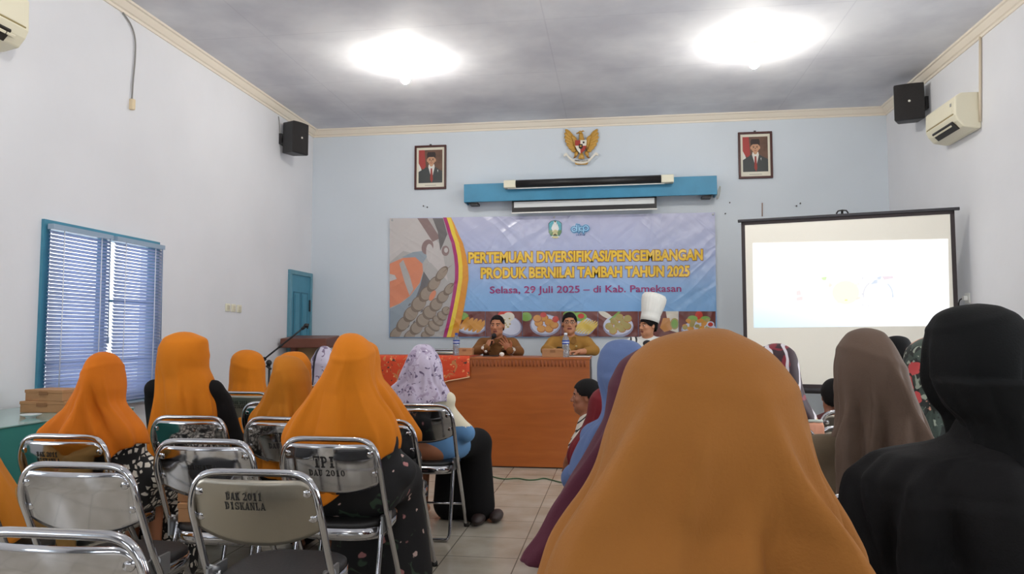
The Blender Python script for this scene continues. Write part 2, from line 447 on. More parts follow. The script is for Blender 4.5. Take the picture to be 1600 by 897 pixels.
# venetian blinds on the visible window
slat_m = mat('blind_slat', (196, 206, 230), .4)
nd, lk, b = nodes_of(slat_m)
tr = nd.new('ShaderNodeBsdfTranslucent'); tr.inputs['Color'].default_value = rgb(196, 208, 236)
ms = nd.new('ShaderNodeMixShader'); ms.inputs['Fac'].default_value = .55
lk.new(b.outputs['BSDF'], ms.inputs[1]); lk.new(tr.outputs['BSDF'], ms.inputs[2]); lk.new(ms.outputs['Shader'], nd['Material Output'].inputs['Surface'])
cord_m = mat('white_cord', (225, 228, 235), .6)
def blind(y0, y1, label, z0, z1):
    o = thing('window_blind', label, 'blind', (XL+.055, (y0+y1)/2, z1), 0, 'venetian blinds on the window')
    hw = (y1-y0)/2; L = z1-z0
    bm = BM(); box(bm, -.02, .022, -hw, hw, -.035, 0); obj('head_rail', bm, mat('blind_rail', (150, 170, 190), .4), o)
    bm = BM(); n = 46; random.seed(3)
    for k in range(n):
        z = -.055-(L-.075)*k/(n-1); a = radians(53+random.uniform(-2, 2)); d = .0145
        c_, s_ = cos(a)*d, sin(a)*d
        pts = []
        for u, v in ((-1, 0), (0, .0022), (1, 0)): pts.append((u*c_+v*s_, -u*s_*-1*-1+v*c_))
        vs = [[bm.verts.new((p[0], yy, z+p[1])) for p in pts] for yy in (-hw, hw)]
        for q in (0, 1):
            f = bm.faces.new((vs[0][q], vs[0][q+1], vs[1][q+1], vs[1][q])); f.smooth = True
    sl = obj('slat_panel', bm, slat_m, o)
    md = sl.modifiers.new('thick', 'SOLIDIFY'); md.thickness = .0006
    for f_ in (-.62, .62):
        bm = BM(); tube(bm, [(.013, hw*f_, -.03), (.014, hw*f_+.004, -L*.5), (.013, hw*f_, -L)], .0035, 6); obj('ladder_cord', bm, cord_m, o)
    bm = BM(); box(bm, -.014, .014, -hw, hw, -L-.016, -L); obj('bottom_rail', bm, mat('blind_rail', (150, 170, 190), .4), o)
    bm = BM(); tube(bm, [(.026, hw*.86, -.03), (.03, hw*.88, -L*.62)], .004, 6)
    tube(bm, [(.03, hw*.88, -L*.62), (.03, hw*.88, -L*.66)], .009, 8); obj('tilt_wand', bm, mat('wand_grey', (120, 140, 170), .4), o)
    return o
blind(4.365, 4.955, 'grey-blue venetian blind covering the window half above the cardboard boxes', .73, 1.935)
blind(5.0, 5.585, 'grey-blue venetian blind on the far half of the window, nearer the door', .70, 1.935)

# teal door in the left wall
y0, y1, zt = 8.05, 8.68, 1.96
bm = BM()
box(bm, XL, XL+.035, y0-.0, y0+.05, 0, zt-.05); box(bm, XL, XL+.035, y1-.045, y1, 0, zt-.05); box(bm, XL, XL+.035, y0, y1, zt-.05, zt)
door = struct(obj('door_1', bm, mat('teal_frame', (98, 150, 168), .5, var=.15, vscale=8), None, bevel=.004))
bm = BM(); box(bm, XL, XL+.018, y0+.05, y1-.045, .01, zt-.05)
leaf = obj('door_leaf', bm, teal, door)
for a, b_ in ((y0+.13, y0+.29), (y0+.34, y1-.13)):
    for q0, q1 in ((.15, .8), (.92, zt-.26)):
        bm = BM()
        box(bm, XL+.018, XL+.022, a, b_, q0, q1); box(bm, XL+.02, XL+.03, a+.02, b_-.02, q0+.02, q1-.02)
        obj('door_panel', bm, [teal_dk], leaf, bevel=.006).data.materials[0] = teal
        bm = BM(); t = .012
        box(bm, XL+.017, XL+.0235, a-t, a, q0-t, q1+t); box(bm, XL+.017, XL+.0235, b_, b_+t, q0-t, q1+t); box(bm, XL+.017, XL+.0235, a, b_, q1, q1+t)
        obj('panel_moulding', bm, teal_dk, leaf)
for q in (1.56, .4):
    bm = BM(); box(bm, XL+.018, XL+.034, y1-.07, y1-.045, q-.07, q+.07); obj('hinge', bm, mat('dark_metal', (60, 62, 66), .4, .6), door)

# ceiling lamps
bulb_m = mat('bulb_glow', (255, 250, 240), .4, emit=BULB)
def ceiling_lamp(x, y, label):
    o = thing('ceiling_lamp', label, 'lamp', (x, y, ZC), 0, 'bare bulbs on the ceiling')
    bm = BM(); lathe(bm, [(.001, 0), (.05, 0), (.05, -.012), (.03, -.022), (.024, -.11), (.001, -.11)], seg=20); obj('lamp_holder', bm, mat('white_plastic', (235, 235, 230), .4), o)
    bm = BM(); lathe(bm, [(.02, -.11), (.024, -.126), (.045, -.15), (.05, -.172), (.04, -.2), (.02, -.22), (.0001, -.225)], seg=20); obj('bulb', bm, bulb_m, o, True)
    return o
ceiling_lamp(-1.92, 6.54, 'glowing bare bulb on the ceiling above the orange table runner')
ceiling_lamp(1.225, 6.58, 'glowing bare bulb on the ceiling in front of the projection screen')
ceiling_lamp(-1.91, 2.9, 'bare ceiling bulb over the empty metal chairs'); ceiling_lamp(1.215, 2.9, 'bare ceiling bulb over the seated women near the black shawl')  # added bulbs out of view, lighting the near rows from above
ceiling_lamp(-1.91, -.8, 'bare ceiling bulb at the rear of the room by the left-hand windows'); ceiling_lamp(1.215, -.8, 'bare ceiling bulb at the rear of the room by the right-hand windows')  # added bulbs out of view, raising the ceiling's brightness

# ------------------------------------------------------------------ back wall: board, roller screens, pictures, emblem
white_pl = mat('white_plastic', (235, 235, 230), .4)
offw = mat('cream_plastic', (226, 222, 200), .45)
blackm = mat('black_plastic', (24, 22, 24), .45)
x0, x1 = -1.765, 1.15
o = thing('wall_box', 'long blue-painted wooden box on the back wall above the banner', 'box', ((x0+x1)/2, YB, 2.78)); hw = (x1-x0)/2
bm = BM(); box(bm, -hw, hw, -.2, -.18, -.0, .215); obj('front_board', bm, mat('blue_board', (58, 140, 178), .5, bump=.1, bscale=20, var=.18, vscale=4), o, bevel=.004).rotation_euler = (0, 0, 0)
bm = BM(); box(bm, -hw, hw, -.18, 0, .2, .215); box(bm, -hw, -hw+.018, -.18, 0, 0, .2); box(bm, hw-.018, hw, -.18, 0, 0, .2); obj('box_sides', bm, mat('blue_board', (58, 140, 178)), o)
for s in (-1, 1):
    bm = BM(); box(bm, s*(hw-.11)-.05, s*(hw-.11)+.05, -.16, -.02, -.025, 0); obj('bracket', bm, blackm, o)
o.rotation_euler = (0, -radians(.35), 0)
# retracted roller screen on the front of the box
o = thing('roller_screen', 'black roller projector screen, rolled up, mounted on the front of the blue box', 'projector screen', (-.335, YB-.26, 2.965), 0, 'rolled-up roller screens')
bm = BM(); tube(bm, [(-.80, 0, 0), (.86, 0, 0)], .045, 16); obj('roller_case', bm, blackm, o)
for a, b_ in ((-.94, -.8), (.86, 1.0)):
    bm = BM(); box(bm, a, b_, -.045, .055, -.05, .04); obj('end_bracket', bm, offw, o, bevel=.008)
bm = BM(); box(bm, -.9, .9, .0, .012, -.058, -.048); obj('pull_bar', bm, white_pl, o)
o.rotation_euler = (0, -radians(.35), 0)
o = thing('roller_screen', 'white roller screen pulled a little way down below the blue box', 'projector screen', (-.36, YB-.1, 2.775), 0, 'rolled-up roller screens')
bm = BM(); tube(bm, [(-.84, .0, .0), (.84, .0, .0)], .035, 14); obj('roller_case', bm, blackm, o)
bm = BM(); box(bm, -.82, .82, -.036, -.033, -.10, .0); obj('screen_fabric', bm, mat('screen_white', (225, 228, 228), .8), o)
bm = BM(); box(bm, -.84, .84, -.038, -.0365, -.125, -.068); box(bm, -.84, -.815, -.038, -.0365, -.068, -.0); box(bm, .815, .84, -.038, -.0365, -.068, 0); obj('screen_border', bm, blackm, o)
bm = BM(); box(bm, -.845, .845, -.046, -.03, -.138, -.124); obj('bottom_bar', bm, white_pl, o)
o.rotation_euler = (0, -radians(.35), 0)
bm = BM(); c = Vector((1.19, YB-.02, 2.84))
tube(bm, [c+Vector((.02*cos(a*.7), -.01*(a % 2), .075*sin(a*.7+1))) for a in range(20)], .005, 6)
tag(obj('cable_coil', bm, mat('grey_cable', (190, 190, 180), .5)), 'bunched pale cable hanging at the right end of the blue box', 'cable')

# framed portraits
def poly(bm, pts, mi):
    f = bm.faces.new([bm.verts.new(p) for p in pts]); f.material_index = mi
def portrait(px0, py0, px1, py1, label, turn, flagred, lapel):
    a, b_ = atY(px0, py0, YB-.02), atY(px1, py1, YB-.02)
    w, h = b_[0]-a[0], a[2]-b_[2]; cx, cz = (a[0]+b_[0])/2, (a[2]+b_[2])/2
    o = thing('framed_portrait', label, 'picture', (cx, YB, cz), 0, 'framed portraits on the back wall')
    bm = BM(); t = .025
    box(bm, -w/2, w/2, -.03, 0, h/2-t, h/2); box(bm, -w/2, w/2, -.03, 0, -h/2, -h/2+t); box(bm, -w/2, -w/2+t, -.03, 0, -h/2+t, h/2-t); box(bm, w/2-t, w/2, -.03, 0, -h/2+t, h/2-t)
    obj('picture_frame', bm, mat('frame_brown', (72, 32, 28), .35), o, bevel=.005)
    bm = BM(); box(bm, -w/2+t, w/2-t, -.012, -.002, -h/2+t, h/2-t); obj('picture_mat', bm, mat('mat_cream', (226, 222, 205), .7), o)
    P = [mat('ph_back', (112, 82, 66), .6, var=.35, vscale=12), mat('ph_red', flagred, .6), mat('ph_white', (225, 222, 215), .6), mat('ph_suit', (62, 66, 66), .6),
         mat('ph_skin', (196, 150, 118), .6), mat('ph_cap', (50, 38, 36), .6), mat('ph_tie', (150, 60, 52), .6), mat('ph_dark', (60, 40, 35), .6)]
    iw, ih = w-2*t-.05, h-2*t-.085; zc = .012
    bm = BM(); L = [0]
    def pl(pts, mi):
        L[0] += 1
        poly(bm, [(x*iw, -.0125-.0005*L[0], zc+z*ih) for x, z in pts], mi)
    def ell(cx_, cz_, rx, rz, mi, n=18, a0=0, a1=2*pi): pl([(cx_+rx*cos(a0+(a1-a0)*k/n), cz_+rz*sin(a0+(a1-a0)*k/n)) for k in range(n)], mi)
    pl([(-.5, -.5), (.5, -.5), (.5, .5), (-.5, .5)], 0)
    pl([(-.5, .5), (-.5, .08), (-.42, -.02), (-.3, -.1), (-.2, .0), (-.25, .5)], 1)
    pl([(-.5, .1), (-.5, -.16), (-.36, -.16), (-.4, -.04)], 2)
    sx = turn
    pl([(-.5, -.5), (-.5, -.16), (-.36, -.1), (-.16+sx, -.02), (.16+sx, -.02), (.36, -.1), (.5, -.15), (.5, -.5)], 3)
    pl([(-.11+sx, .06), (-.13+sx, -.02), (-.0+sx, -.36), (.03+sx, -.36), (.14+sx, -.02), (.12+sx, .06)], 2)
    pl([(-.03+sx, -.06), (.035+sx, -.06), (.07+sx, -.4), (.02+sx, -.5), (-.05+sx, -.4)], 6)
    ell(sx, .12, .1, .13, 4)            # neck and jaw
    ell(sx, .2, .165, .15, 4, 22)
    ell(sx-.17, .18, .025, .045, 4); ell(sx+.17, .18, .025, .045, 4)
    pl([(-.17+sx, .24), (-.185+sx, .36), (-.15+sx, .43), (.15+sx, .43), (.185+sx, .36), (.17+sx, .24), (.1+sx, .28), (-.1+sx, .28)], 5)
    for s in (-1, 1):
        pl([(sx+s*.03, .225), (sx+s*.11, .23), (sx+s*.11, .215), (sx+s*.03, .21)], 7); ell(sx+s*.07, .19, .028, .013, 7, 10)
    pl([(sx-.02, .15), (sx, .19), (sx+.02, .15), (sx, .14)], 7); pl([(sx-.06, .105), (sx+.06, .105), (sx+.03, .09), (sx-.03, .09)], 6)
    pl([(lapel, -.12), (lapel+.03, -.11), (lapel+.02, -.2)], 2)
    obj('portrait_photo', bm, P, o)
    bm = BM(); box(bm, -.07, .07, -.0127, -.012, -h/2+t+.022, -h/2+t+.028); obj('caption_line', bm, mat('caption_grey', (150, 148, 140), .7), o)
    bm = BM(); box(bm, -.012, .012, -.02, 0, h/2, h/2+.015); obj('hanger', bm, mat('dark_metal', (60, 62, 66)), o)
    return o
portrait(648, 228, 697, 295, 'framed portrait of a person in black cap above the fish end of the banner', .04, (165, 62, 58), .3)
portrait(1153, 207, 1208, 278, 'framed portrait of a person in black cap above the projection screen', .0, (185, 60, 66), .2)

# eagle emblem, relief
gold = mat('emblem_gold', (190, 145, 62), .45, .15, bump=.3, bscale=60); gold_dk = mat('emblem_dark_gold', (140, 95, 40), .5)
em = [mat('emblem_red', (165, 52, 42), .5), mat('emblem_white', (228, 222, 208), .5), mat('emblem_black', (45, 35, 32), .5)]
def epx(x, y, d=0.0): p = atY(860+x/9.967, 180+y/9.967, YB-.03); return Vector((p[0], YB-.03-d, p[2]))
ec = epx(485, 480)
o = thing('eagle_emblem', 'golden eagle emblem with shield and white ribbon on the back wall', 'emblem', (ec.x, YB, ec.z))
def E(x, y, d=0.0): q = epx(x, y, d)-ec; return Vector((q.x, q.y+(ec.y-YB), q.z))
def feather(bm, a, b_, w, d=.0, th=.012, mi=0):
    A, B_ = E(*a, d), E(*b_, d); n = (B_-A); L = n.length; n.normalize(); s = Vector((n.z, 0, -n.x))
    Mx = Matrix(((n.x, s.x, 0, (A.x+B_.x)/2), (0, 0, 1, A.y), (n.z, s.z, 0, (A.z+B_.z)/2), (0, 0, 0, 1)))
    ellipsoid(bm, (0, 0, 0), (L/2, w, th), 10, 8, mi, Mx)
for s in (-1, 1):
    X = lambda x: 485+s*(x-485)
    bm = BM()
    roots = [(600, 380), (600, 410), (595, 440), (590, 470), (585, 500), (575, 525), (565, 545)]
    tips = [(738, 215), (752, 270), (755, 330), (745, 390), (722, 450), (690, 500), (650, 545)]
    for (rx, ry), (tx, ty) in zip(roots, tips): feather(bm, (X(rx), ry), (X(tx), ty), .028)
    for k in range(6):
        rx, ry, tx, ty = 560-4*k, 400+22*k, 640-10*k, 318+38*k
        feather(bm, (X(rx), ry), (X(tx), ty),   .021, .014, .012, 1 if k in (5,) else 0)
    obj('wing', bm, [gold, gold_dk], o)
    bm = BM(); feather(bm, (X(545), 560), (X(590), 640), .022, .0); feather(bm, (X(560), 630), (X(610), 670), .012, .0, .01, 1); obj('leg', bm, [gold, gold_dk], o)
bm = BM(); feather(bm, (485, 300), (485, 600), .04, .004, .025); feather(bm, (475, 265), (485, 400), .028, .01, .022); obj('body', bm, gold, o)
bm = BM(); ellipsoid(bm, E(465, 275, .02), (.022, .02, .02)); tube(bm, [E(440, 285, .03), E(415, 292, .03), E(402, 305, .03)], [.01, .007, .002], 8)
for k in range(3): tube(bm, [E(480, 262, .02), E(515+10*k, 242+8*k, .02)], [.006, .002], 6)
obj('head', bm, gold, o)
bm = BM()
for k in range(5): feather(bm, (485, 580), (440+22*k, 690), .012, .0, .01)
obj('tail', bm, gold, o)
bm = BM(); d = .045
def shield(pts, mi, d_=0): prism(bm, [E(x, y, d+d_) for x, y in pts], (0, .012, 0), mi)
shield([(385, 405), (470, 405), (470, 490), (390, 490)], 0); shield([(470, 405), (568, 400), (560, 490), (470, 490)], 1)
shield([(390, 490), (470, 490), (470, 610), (420, 560)], 1); shield([(470, 490), (560, 490), (535, 565), (470, 610)], 0)
shield([(445, 465), (505, 465), (505, 525), (475, 545), (445, 525)], 2, .004)
ellipsoid(bm, E(520, 440, d+.004), (.012, .006, .012), 10, 6, 2); ellipsoid(bm, E(475, 500, d+.012), (.012, .004, .012), 10, 6, 3)
obj('shield', bm, em+[gold], o)
bm = BM()
rib = [(212, 625), (250, 600), (290, 650), (350, 700), (420, 725), (485, 732), (550, 725), (610, 695), (660, 640), (705, 595), (745, 610)]
for (xa, ya), (xb, yb) in zip(rib, rib[1:]): prism(bm, [E(xa, ya-8, .03), E(xb, yb-8, .03), E(xb, yb+34, .03), E(xa, ya+34, .03)], (0, .012, 0), 0)
rb_ = obj('ribbon', bm, em[1], o)
bm = BM(); prism(bm, [E(380, 745, .025), E(590, 745, .025), E(570, 775, .025), E(395, 775, .025)], (0, .015, 0)); obj('ribbon_fold', bm, gold, o)
Vt, Ft = fit_text('BHINNEKA TUNGGAL IKA', 205, 24, .02)
raw('motto_lettering', [E(485+x, 722-y+ (abs(x)/105)**2*-8, .0315) for x, y in Vt], Ft, em[2], rb_)

# air conditioners
acm = mat('ac_cream', (226, 220, 196), .4); acd = mat('ac_dark', (38, 34, 30), .5)
def air_con(wall, y0, y1, z0, z1, label):
    s = 1 if wall == 'R' else -1
    X0 = XR if wall == 'R' else XL
    o = thing('air_conditioner', label, 'air conditioner', (X0, (y0+y1)/2, z0), 0, 'split air conditioners high on the side walls')
    hw, h, d = (y1-y0)/2, z1-z0, .2
    prof = [(0, h), (d*.75, h), (d, h-.03), (d*1.02, .10), (d*.92, .055), (d*.7, .0), (d*.2, -.02), (0, -.02)]
    bm = BM(); prism(bm, [(-s*p, -hw, q) for p, q in prof], (0, 2*hw, 0)); obj('casing', bm, acm, o, bevel=.012, seg=3)
    bm = BM(); prism(bm, [(-s*p, -hw+.05, q) for p, q in [(d*1.01, .125), (d*1.03, .12), (d*1.015, h-.06), (d*.995, h-.06)]], (0, 2*hw-.1, 0)); obj('front_panel', bm, acm, o, bevel=.005)
    bm = BM(); prism(bm, [(-s*p, -hw+.03, q) for p, q in [(d*1.03, .118), (d*1.035, .113), (d*1.02, .108), (d*.9, .113)]], (0, 2*hw-.06, 0)); obj('panel_seam', bm, mat('ac_seam', (150, 135, 90), .5), o)
    bm = BM(); prism(bm, [(-s*p, -hw+.07, q) for p, q in [(d*.99, .062), (d*1.0, .05), (d*.74, -.006), (d*.68, .004)]], (0, 2*hw-.2, 0)); v = obj('air_outlet', bm, acd, o)
    bm = BM()
    for k in range(9):
        yy = -hw+.11+k*(2*hw-.26)/8; prism(bm, [(-s*p, yy, q) for p, q in [(d*.955, .044), (d*.965, .036), (d*.93, .026), (d*.92, .034)]], (0, .06, 0))
    obj('louvre', bm, acm, v)
    bm = BM(); box(bm, -s*(d*1.03)-.002, -s*(d*1.03)+.002, -hw+.06, -hw+.085, h-.1, h-.075); obj('badge', bm, mat('ac_grey', (150, 150, 145), .4), o)
    return o
air_con('R', 6.56, 7.16, 2.95, 3.24, 'cream wall air conditioner on the right-hand wall beside the black speaker')
air_con('L', 3.15, 3.955, 2.95, 3.27, 'cream wall air conditioner on the left-hand wall, cut off by the photo edge')
bm = BM()
P0 = [atX(1534, y, XR) for y in (57, 100, 150, 190)]
tube(bm, [Vector((XR-.012, p[1], p[2])) for p in P0], .011, 8)
tag(obj('refrigerant_pipe', bm, mat('pipe_cream', (205, 192, 170), .5)), 'thin cream pipe from the cornice to the air conditioner, right wall', 'pipe')
bm = BM()
P0 = [atX(x, y, XL) for x, y in [(190, 20), (203, 40), (209, 62), (209, 90), (206, 125), (204, 155)]]
o = thing('hanging_cable', 'grey cable with cream connector hanging from the cornice, left wall', 'cable', (XL+.01, P0[2][1], P0[2][2])); q = Vector(o.location)
tube(bm, catmull([Vector((XL+.012, p[1], p[2]))-q for p in P0], 6), .006, 8); obj('wire', bm, mat('wire_grey', (140, 138, 135), .5), o)
e_ = Vector((XL+.014, P0[-1][1], P0[-1][2]))-q
bm = BM(); box(bm, -.018+e_.x, .02+e_.x, e_.y-.017, e_.y+.017, e_.z-.085, e_.z+.0); box(bm, -.014+e_.x, .024+e_.x, e_.y-.01, e_.y+.01, e_.z-.055, e_.z-.025); obj('connector', bm, mat('connector_cream', (225, 205, 170), .5), o, bevel=.006)

# loudspeakers
def speaker(loc, rz, tilt, w, h, d, label, wallx):
    o = thing('wall_speaker', label, 'speaker', loc, rz, 'black wall speakers')
    bm = BM()
    prism(bm, [(-w/2, -d/2, -h/2), (w/2, -d/2, -h/2), (w*.34, d/2, -h*.46), (-w*.34, d/2, -h*.46)], (0, 0, h*.98)); obj('cabinet', bm, mat('speaker_black', (40, 40, 42), .5), o, bevel=.012)
    bm = BM(); n = 10
    vs = [[bm.verts.new((w*.48*u, -d/2-.002-.018*(1-u*u), z)) for z in (-h*.48, h*.48)] for u in [(-1+2*k/n) for k in range(n+1)]]
    for a, b_ in zip(vs, vs[1:]): bm.faces.new((a[0], b_[0], b_[1], a[1])).smooth = True
    g = obj('grille', bm, mat('speaker_grille', (34, 31, 31), .6, bump=.8, bscale=300), o)
    bm = BM(); lathe(bm, [(.0001, .004), (.011, .004), (.012, 0)], seg=14, M=Matrix.Translation((0, -d/2-.021, -.0)) @ Matrix.Rotation(pi/2, 4, 'X')); obj('logo_dot', bm, mat('logo_white', (225, 222, 212), .4), g)
    bm = BM(); R_ = Matrix.Rotation(-rz, 4, 'Z'); tgt = R_ @ Vector((wallx-loc[0], 0, 0))
    tube(bm, [(0, d*.4, 0), tgt], .02, 8); box(bm, -.03, .03, -.05, .05, -.06, .06, M=Matrix.Translation(tgt) @ R_); obj('wall_bracket', bm, blackm, o)
    o.rotation_euler = (tilt, 0, rz)
    return o
speaker((-3.575, 7.8, 3.41), radians(68), 0, .24, .36, .2, 'black speaker on the left-hand wall near the corner of the room', XL)
speaker((2.875, 7.62, 3.47), radians(-16), 0, .27, .36, .2, 'black speaker on the right-hand wall beside the air conditioner', XR)
bm = BM(); p = atX(434, 182, XL)
tube(bm, catmull([(XL+.01, p[1], p[2]), (XL+.012, p[1]+.03, p[2]-.1), (XL+.012, p[1]+.06, p[2]-.28)], 5), .005, 6)
tag(obj('speaker_cable', bm, mat('wire_grey', (140, 138, 135))), 'thin grey wire from the cornice down to the left-hand speaker', 'cable')

# wall switches and socket
for k, (px, wh) in enumerate(((355, 'nearest the window'), (364, 'in the middle of the row'), (373, 'nearest the door'))):
    p = atX(px, 480.5+k*1, XL)
    o = thing('wall_switch', 'cream light switch on the left wall, '+wh+' of the three', 'switch', tuple(p), 0, 'row of light switches')
    bm = BM(); box(bm, 0, .012, -.042, .042, -.038, .038); obj('plate', bm, offw, o, bevel=.006)
    bm = BM(); box(bm, .012, .02, -.018, .018, -.022, .022); obj('rocker', bm, mat('switch_shadow', (206, 198, 176), .4), o, bevel=.003)  # rocker slightly darker than its plate
p = atX(1513, 466, XR)
o = thing('power_socket', 'white power socket on the right wall beside the projection screen, with a plugged-in lead', 'socket', (XR, p[1], p[2]))
bm = BM(); box(bm, -.012, 0, -.045, .045, -.045, .045); obj('plate', bm, white_pl, o, bevel=.006)
bm = BM(); box(bm, -.045, -.012, -.02, .02, -.02, .02); obj('plug', bm, white_pl, o, bevel=.005)
bm = BM(); tube(bm, catmull([(-.03, .02, 0), (-.035, .09, -.02), (-.03, .12, -.12), (-.03, .13, -.5)], 6), .006, 6); obj('lead', bm, blackm, o)
# nails left in the back wall
NM = mat('nail_rust', (70, 62, 60), .6)
for px, py, txt in ((662, 322, 'above the fish picture, upper of a close pair'), (668, 324, 'above the fish picture, lower of a close pair'), (1140, 317, 'right of the blue box'), (1133, 334, 'just off the top right banner corner'),
                    (1244, 322, 'above the projection screen, lower of its pair'), (1250, 318, 'above the projection screen, upper of its pair'), (869, 327, 'between blue box and banner')):
    p = atY(px, py, YB); bm = BM(); lathe(bm, [(.0001, .016), (.008, .016), (.008, .011), (.003, .01), (.003, 0)], seg=10, M=Matrix.Translation(tuple(p)) @ Matrix.Rotation(pi/2, 4, 'X'))
    tag(obj('nail', bm, NM), 'old nail left in the back wall, '+txt, 'nail', 'old nails in the back wall')
bm = BM(); P0 = [atY(1191, y, YB-.006) for y in (317, 326, 338)]
tube(bm, [Vector(p) for p in P0], .006, 6); tag(obj('wall_wire', bm, mat('wire_brown', (150, 120, 105), .6)), 'short bit of brown wire sticking out of the wall left above the projection screen', 'cable')
# ------------------------------------------------------------------ the banner: printed vinyl sheet with creases
def vinyl(name, col, grad=None):
    if name in MATS: return MATS[name]
    m = mat(name, col, .24, spec=.6); nd, lk, b = nodes_of(m)
    tc = nd.new('ShaderNodeTexCoord')
    hs = []
    for ang, sc, ns, w in ((-34, (1.9, 1, .32), 1.0, 1.0), (38, (1.6, 1, .3), 1.1, .8), (-70, (1.4, 1, .4), 1.2, .5)):
        mp = nd.new('ShaderNodeMapping'); mp.vector_type = 'TEXTURE'; mp.inputs['Rotation'].default_value = (0, radians(ang), 0); mp.inputs['Scale'].default_value = sc
        lk.new(tc.outputs['Object'], mp.inputs['Vector'])
        n = nd.new('ShaderNodeTexNoise'); n.inputs['Scale'].default_value = ns; n.inputs['Detail'].default_value = 2; n.inputs['Distortion'].default_value = .5
        lk.new(mp.outputs['Vector'], n.inputs['Vector'])
        m1 = nd.new('ShaderNodeMath'); m1.operation = 'SUBTRACT'; m1.inputs[1].default_value = .5; lk.new(n.outputs['Fac'], m1.inputs[0])
        m2 = nd.new('ShaderNodeMath'); m2.operation = 'ABSOLUTE'; lk.new(m1.outputs[0], m2.inputs[0])
        m3 = nd.new('ShaderNodeMath'); m3.operation = 'MULTIPLY'; m3.inputs[1].default_value = -w; lk.new(m2.outputs[0], m3.inputs[0]); hs.append(m3)
    ad = hs[0]
    for q in hs[1:]:
        a2 = nd.new('ShaderNodeMath'); a2.operation = 'ADD'; lk.new(ad.outputs[0], a2.inputs[0]); lk.new(q.outputs[0], a2.inputs[1]); ad = a2
    bp = nd.new('ShaderNodeBump'); bp.inputs['Strength'].default_value = .7; bp.inputs['Distance'].default_value = .05
    lk.new(ad.outputs[0], bp.inputs['Height']); lk.new(bp.outputs['Normal'], b.inputs['Normal'])
    if grad:
        sp = nd.new('ShaderNodeSeparateXYZ'); lk.new(tc.outputs['Object'], sp.inputs[0])
        mr = nd.new('ShaderNodeMapRange'); mr.inputs['From Min'].default_value = -.75; mr.inputs['From Max'].default_value = .75
        lk.new(sp.outputs['Z'], mr.inputs['Value']); r = ramp(nd, grad); lk.new(mr.outputs['Result'], r.inputs['Fac']); lk.new(r.outputs['Color'], b.inputs['Base Color'])
    return m
YBN = 8.675
bc = atY(863, 432, YBN); BC = Vector(tuple(bc))
banner = thing('banner', 'large printed blue banner with yellow title and food pictures on the back wall', 'banner', BC)
def BP(px, py, layer=0): p = atY(px, py, YBN); return Vector((p[0]-BC.x, -.0012*layer, p[2]-BC.z))
bm = BM(); prism(bm, [BP(*p) for p in ((610, 341), (870, 337), (1117, 332), (1120, 526), (860, 527), (608, 527.5))], (0, .006, 0))
obj('banner_sheet', bm, vinyl('vinyl_blue', (120, 160, 215), [(0, (108, 166, 222)), (.35, (134, 178, 226)), (.68, (176, 186, 222)), (1, (190, 192, 220))]), banner)
def flat(name, shapes, cols, parent=banner, layer=1, M=BP):
    """printed shapes: list of (outline in the sheet's plane, colour index); later ones lie on top"""
    bm = BM()
    for k, (pts, ci) in enumerate(shapes): poly(bm, [M(x, y, layer+.08*k) for x, y in pts], ci)
    for f in bm.faces:
        f.normal_update()
        if f.normal.y > 0: f.normal_flip()
    me = bpy.data.meshes.new(name); bm.to_mesh(me); bm.free()
    for c in cols: me.materials.append(c)
    o = bpy.data.objects.new(name, me); COL.objects.link(o); o.parent = parent
    return o
def el(cx, cy, rx, ry, rot=0, n=20):
    c, s = cos(rot), sin(rot)
    return [(cx+rx*cos(2*pi*k/n)*c-ry*sin(2*pi*k/n)*s, cy+rx*cos(2*pi*k/n)*s+ry*sin(2*pi*k/n)*c) for k in range(n)]
edge = [(693, 340), (697, 352), (701, 366), (706, 380), (710, 400), (711.7, 417), (711.5, 436), (708, 458), (704, 480), (699, 503), (693, 527)]
V_ = lambda n, *c: vinyl('print_'+n, c)
fishc = [V_('fishgrey', 178, 174, 172), V_('salmon', 216, 136, 102), V_('skin_blue', 146, 158, 168), V_('skin_dark', 108, 104, 104), V_('shrimp', 158, 143, 128), V_('shrimp_dark', 122, 106, 92), V_('fishpale', 198, 192, 190), V_('mauve', 140, 118, 116)]
sh = [([(609.5, 341)]+edge+[(608.5, 527)], 0)]
sh += [([(609, 341), (652, 341), (690, 385), (700, 440), (664, 400), (630, 392), (609, 410)], 6), ([(652, 341), (668, 341), (688, 372), (676, 378)], 7), ([(676, 341), (692, 341), (699, 366), (688, 392), (684, 362)], 3),
       ([(628, 402), (645, 394), (662, 392), (668, 400), (660, 412)], 2), (el(668, 386, 9, 12, .3), 7), (el(672, 396, 6, 15, -.1), 6), (el(696, 392, 6, 8), 7), (el(697, 391, 3, 4), 6),
       ([(609, 412), (630, 403), (649, 402), (660, 412), (661, 425), (656, 442), (641, 462), (625, 474), (609, 481)], 1), ([(609, 428), (617, 430), (620, 436), (609, 440)], 6), ([(624, 412), (630, 406), (640, 430), (646, 452), (640, 462), (632, 440)], 0),
       ([(609, 483), (625, 475), (641, 463), (656, 443), (662, 425), (672, 440), (664, 466), (648, 494), (626, 520), (609, 527)], 2), ([(662, 424), (674, 442), (664, 462), (654, 478), (648, 470), (657, 446)], 3)]
for k in range(12): sh.append((el(640+(k*7) % 22-k*.6, 476+k*3.4, 3, 1.2, -.9), 3))
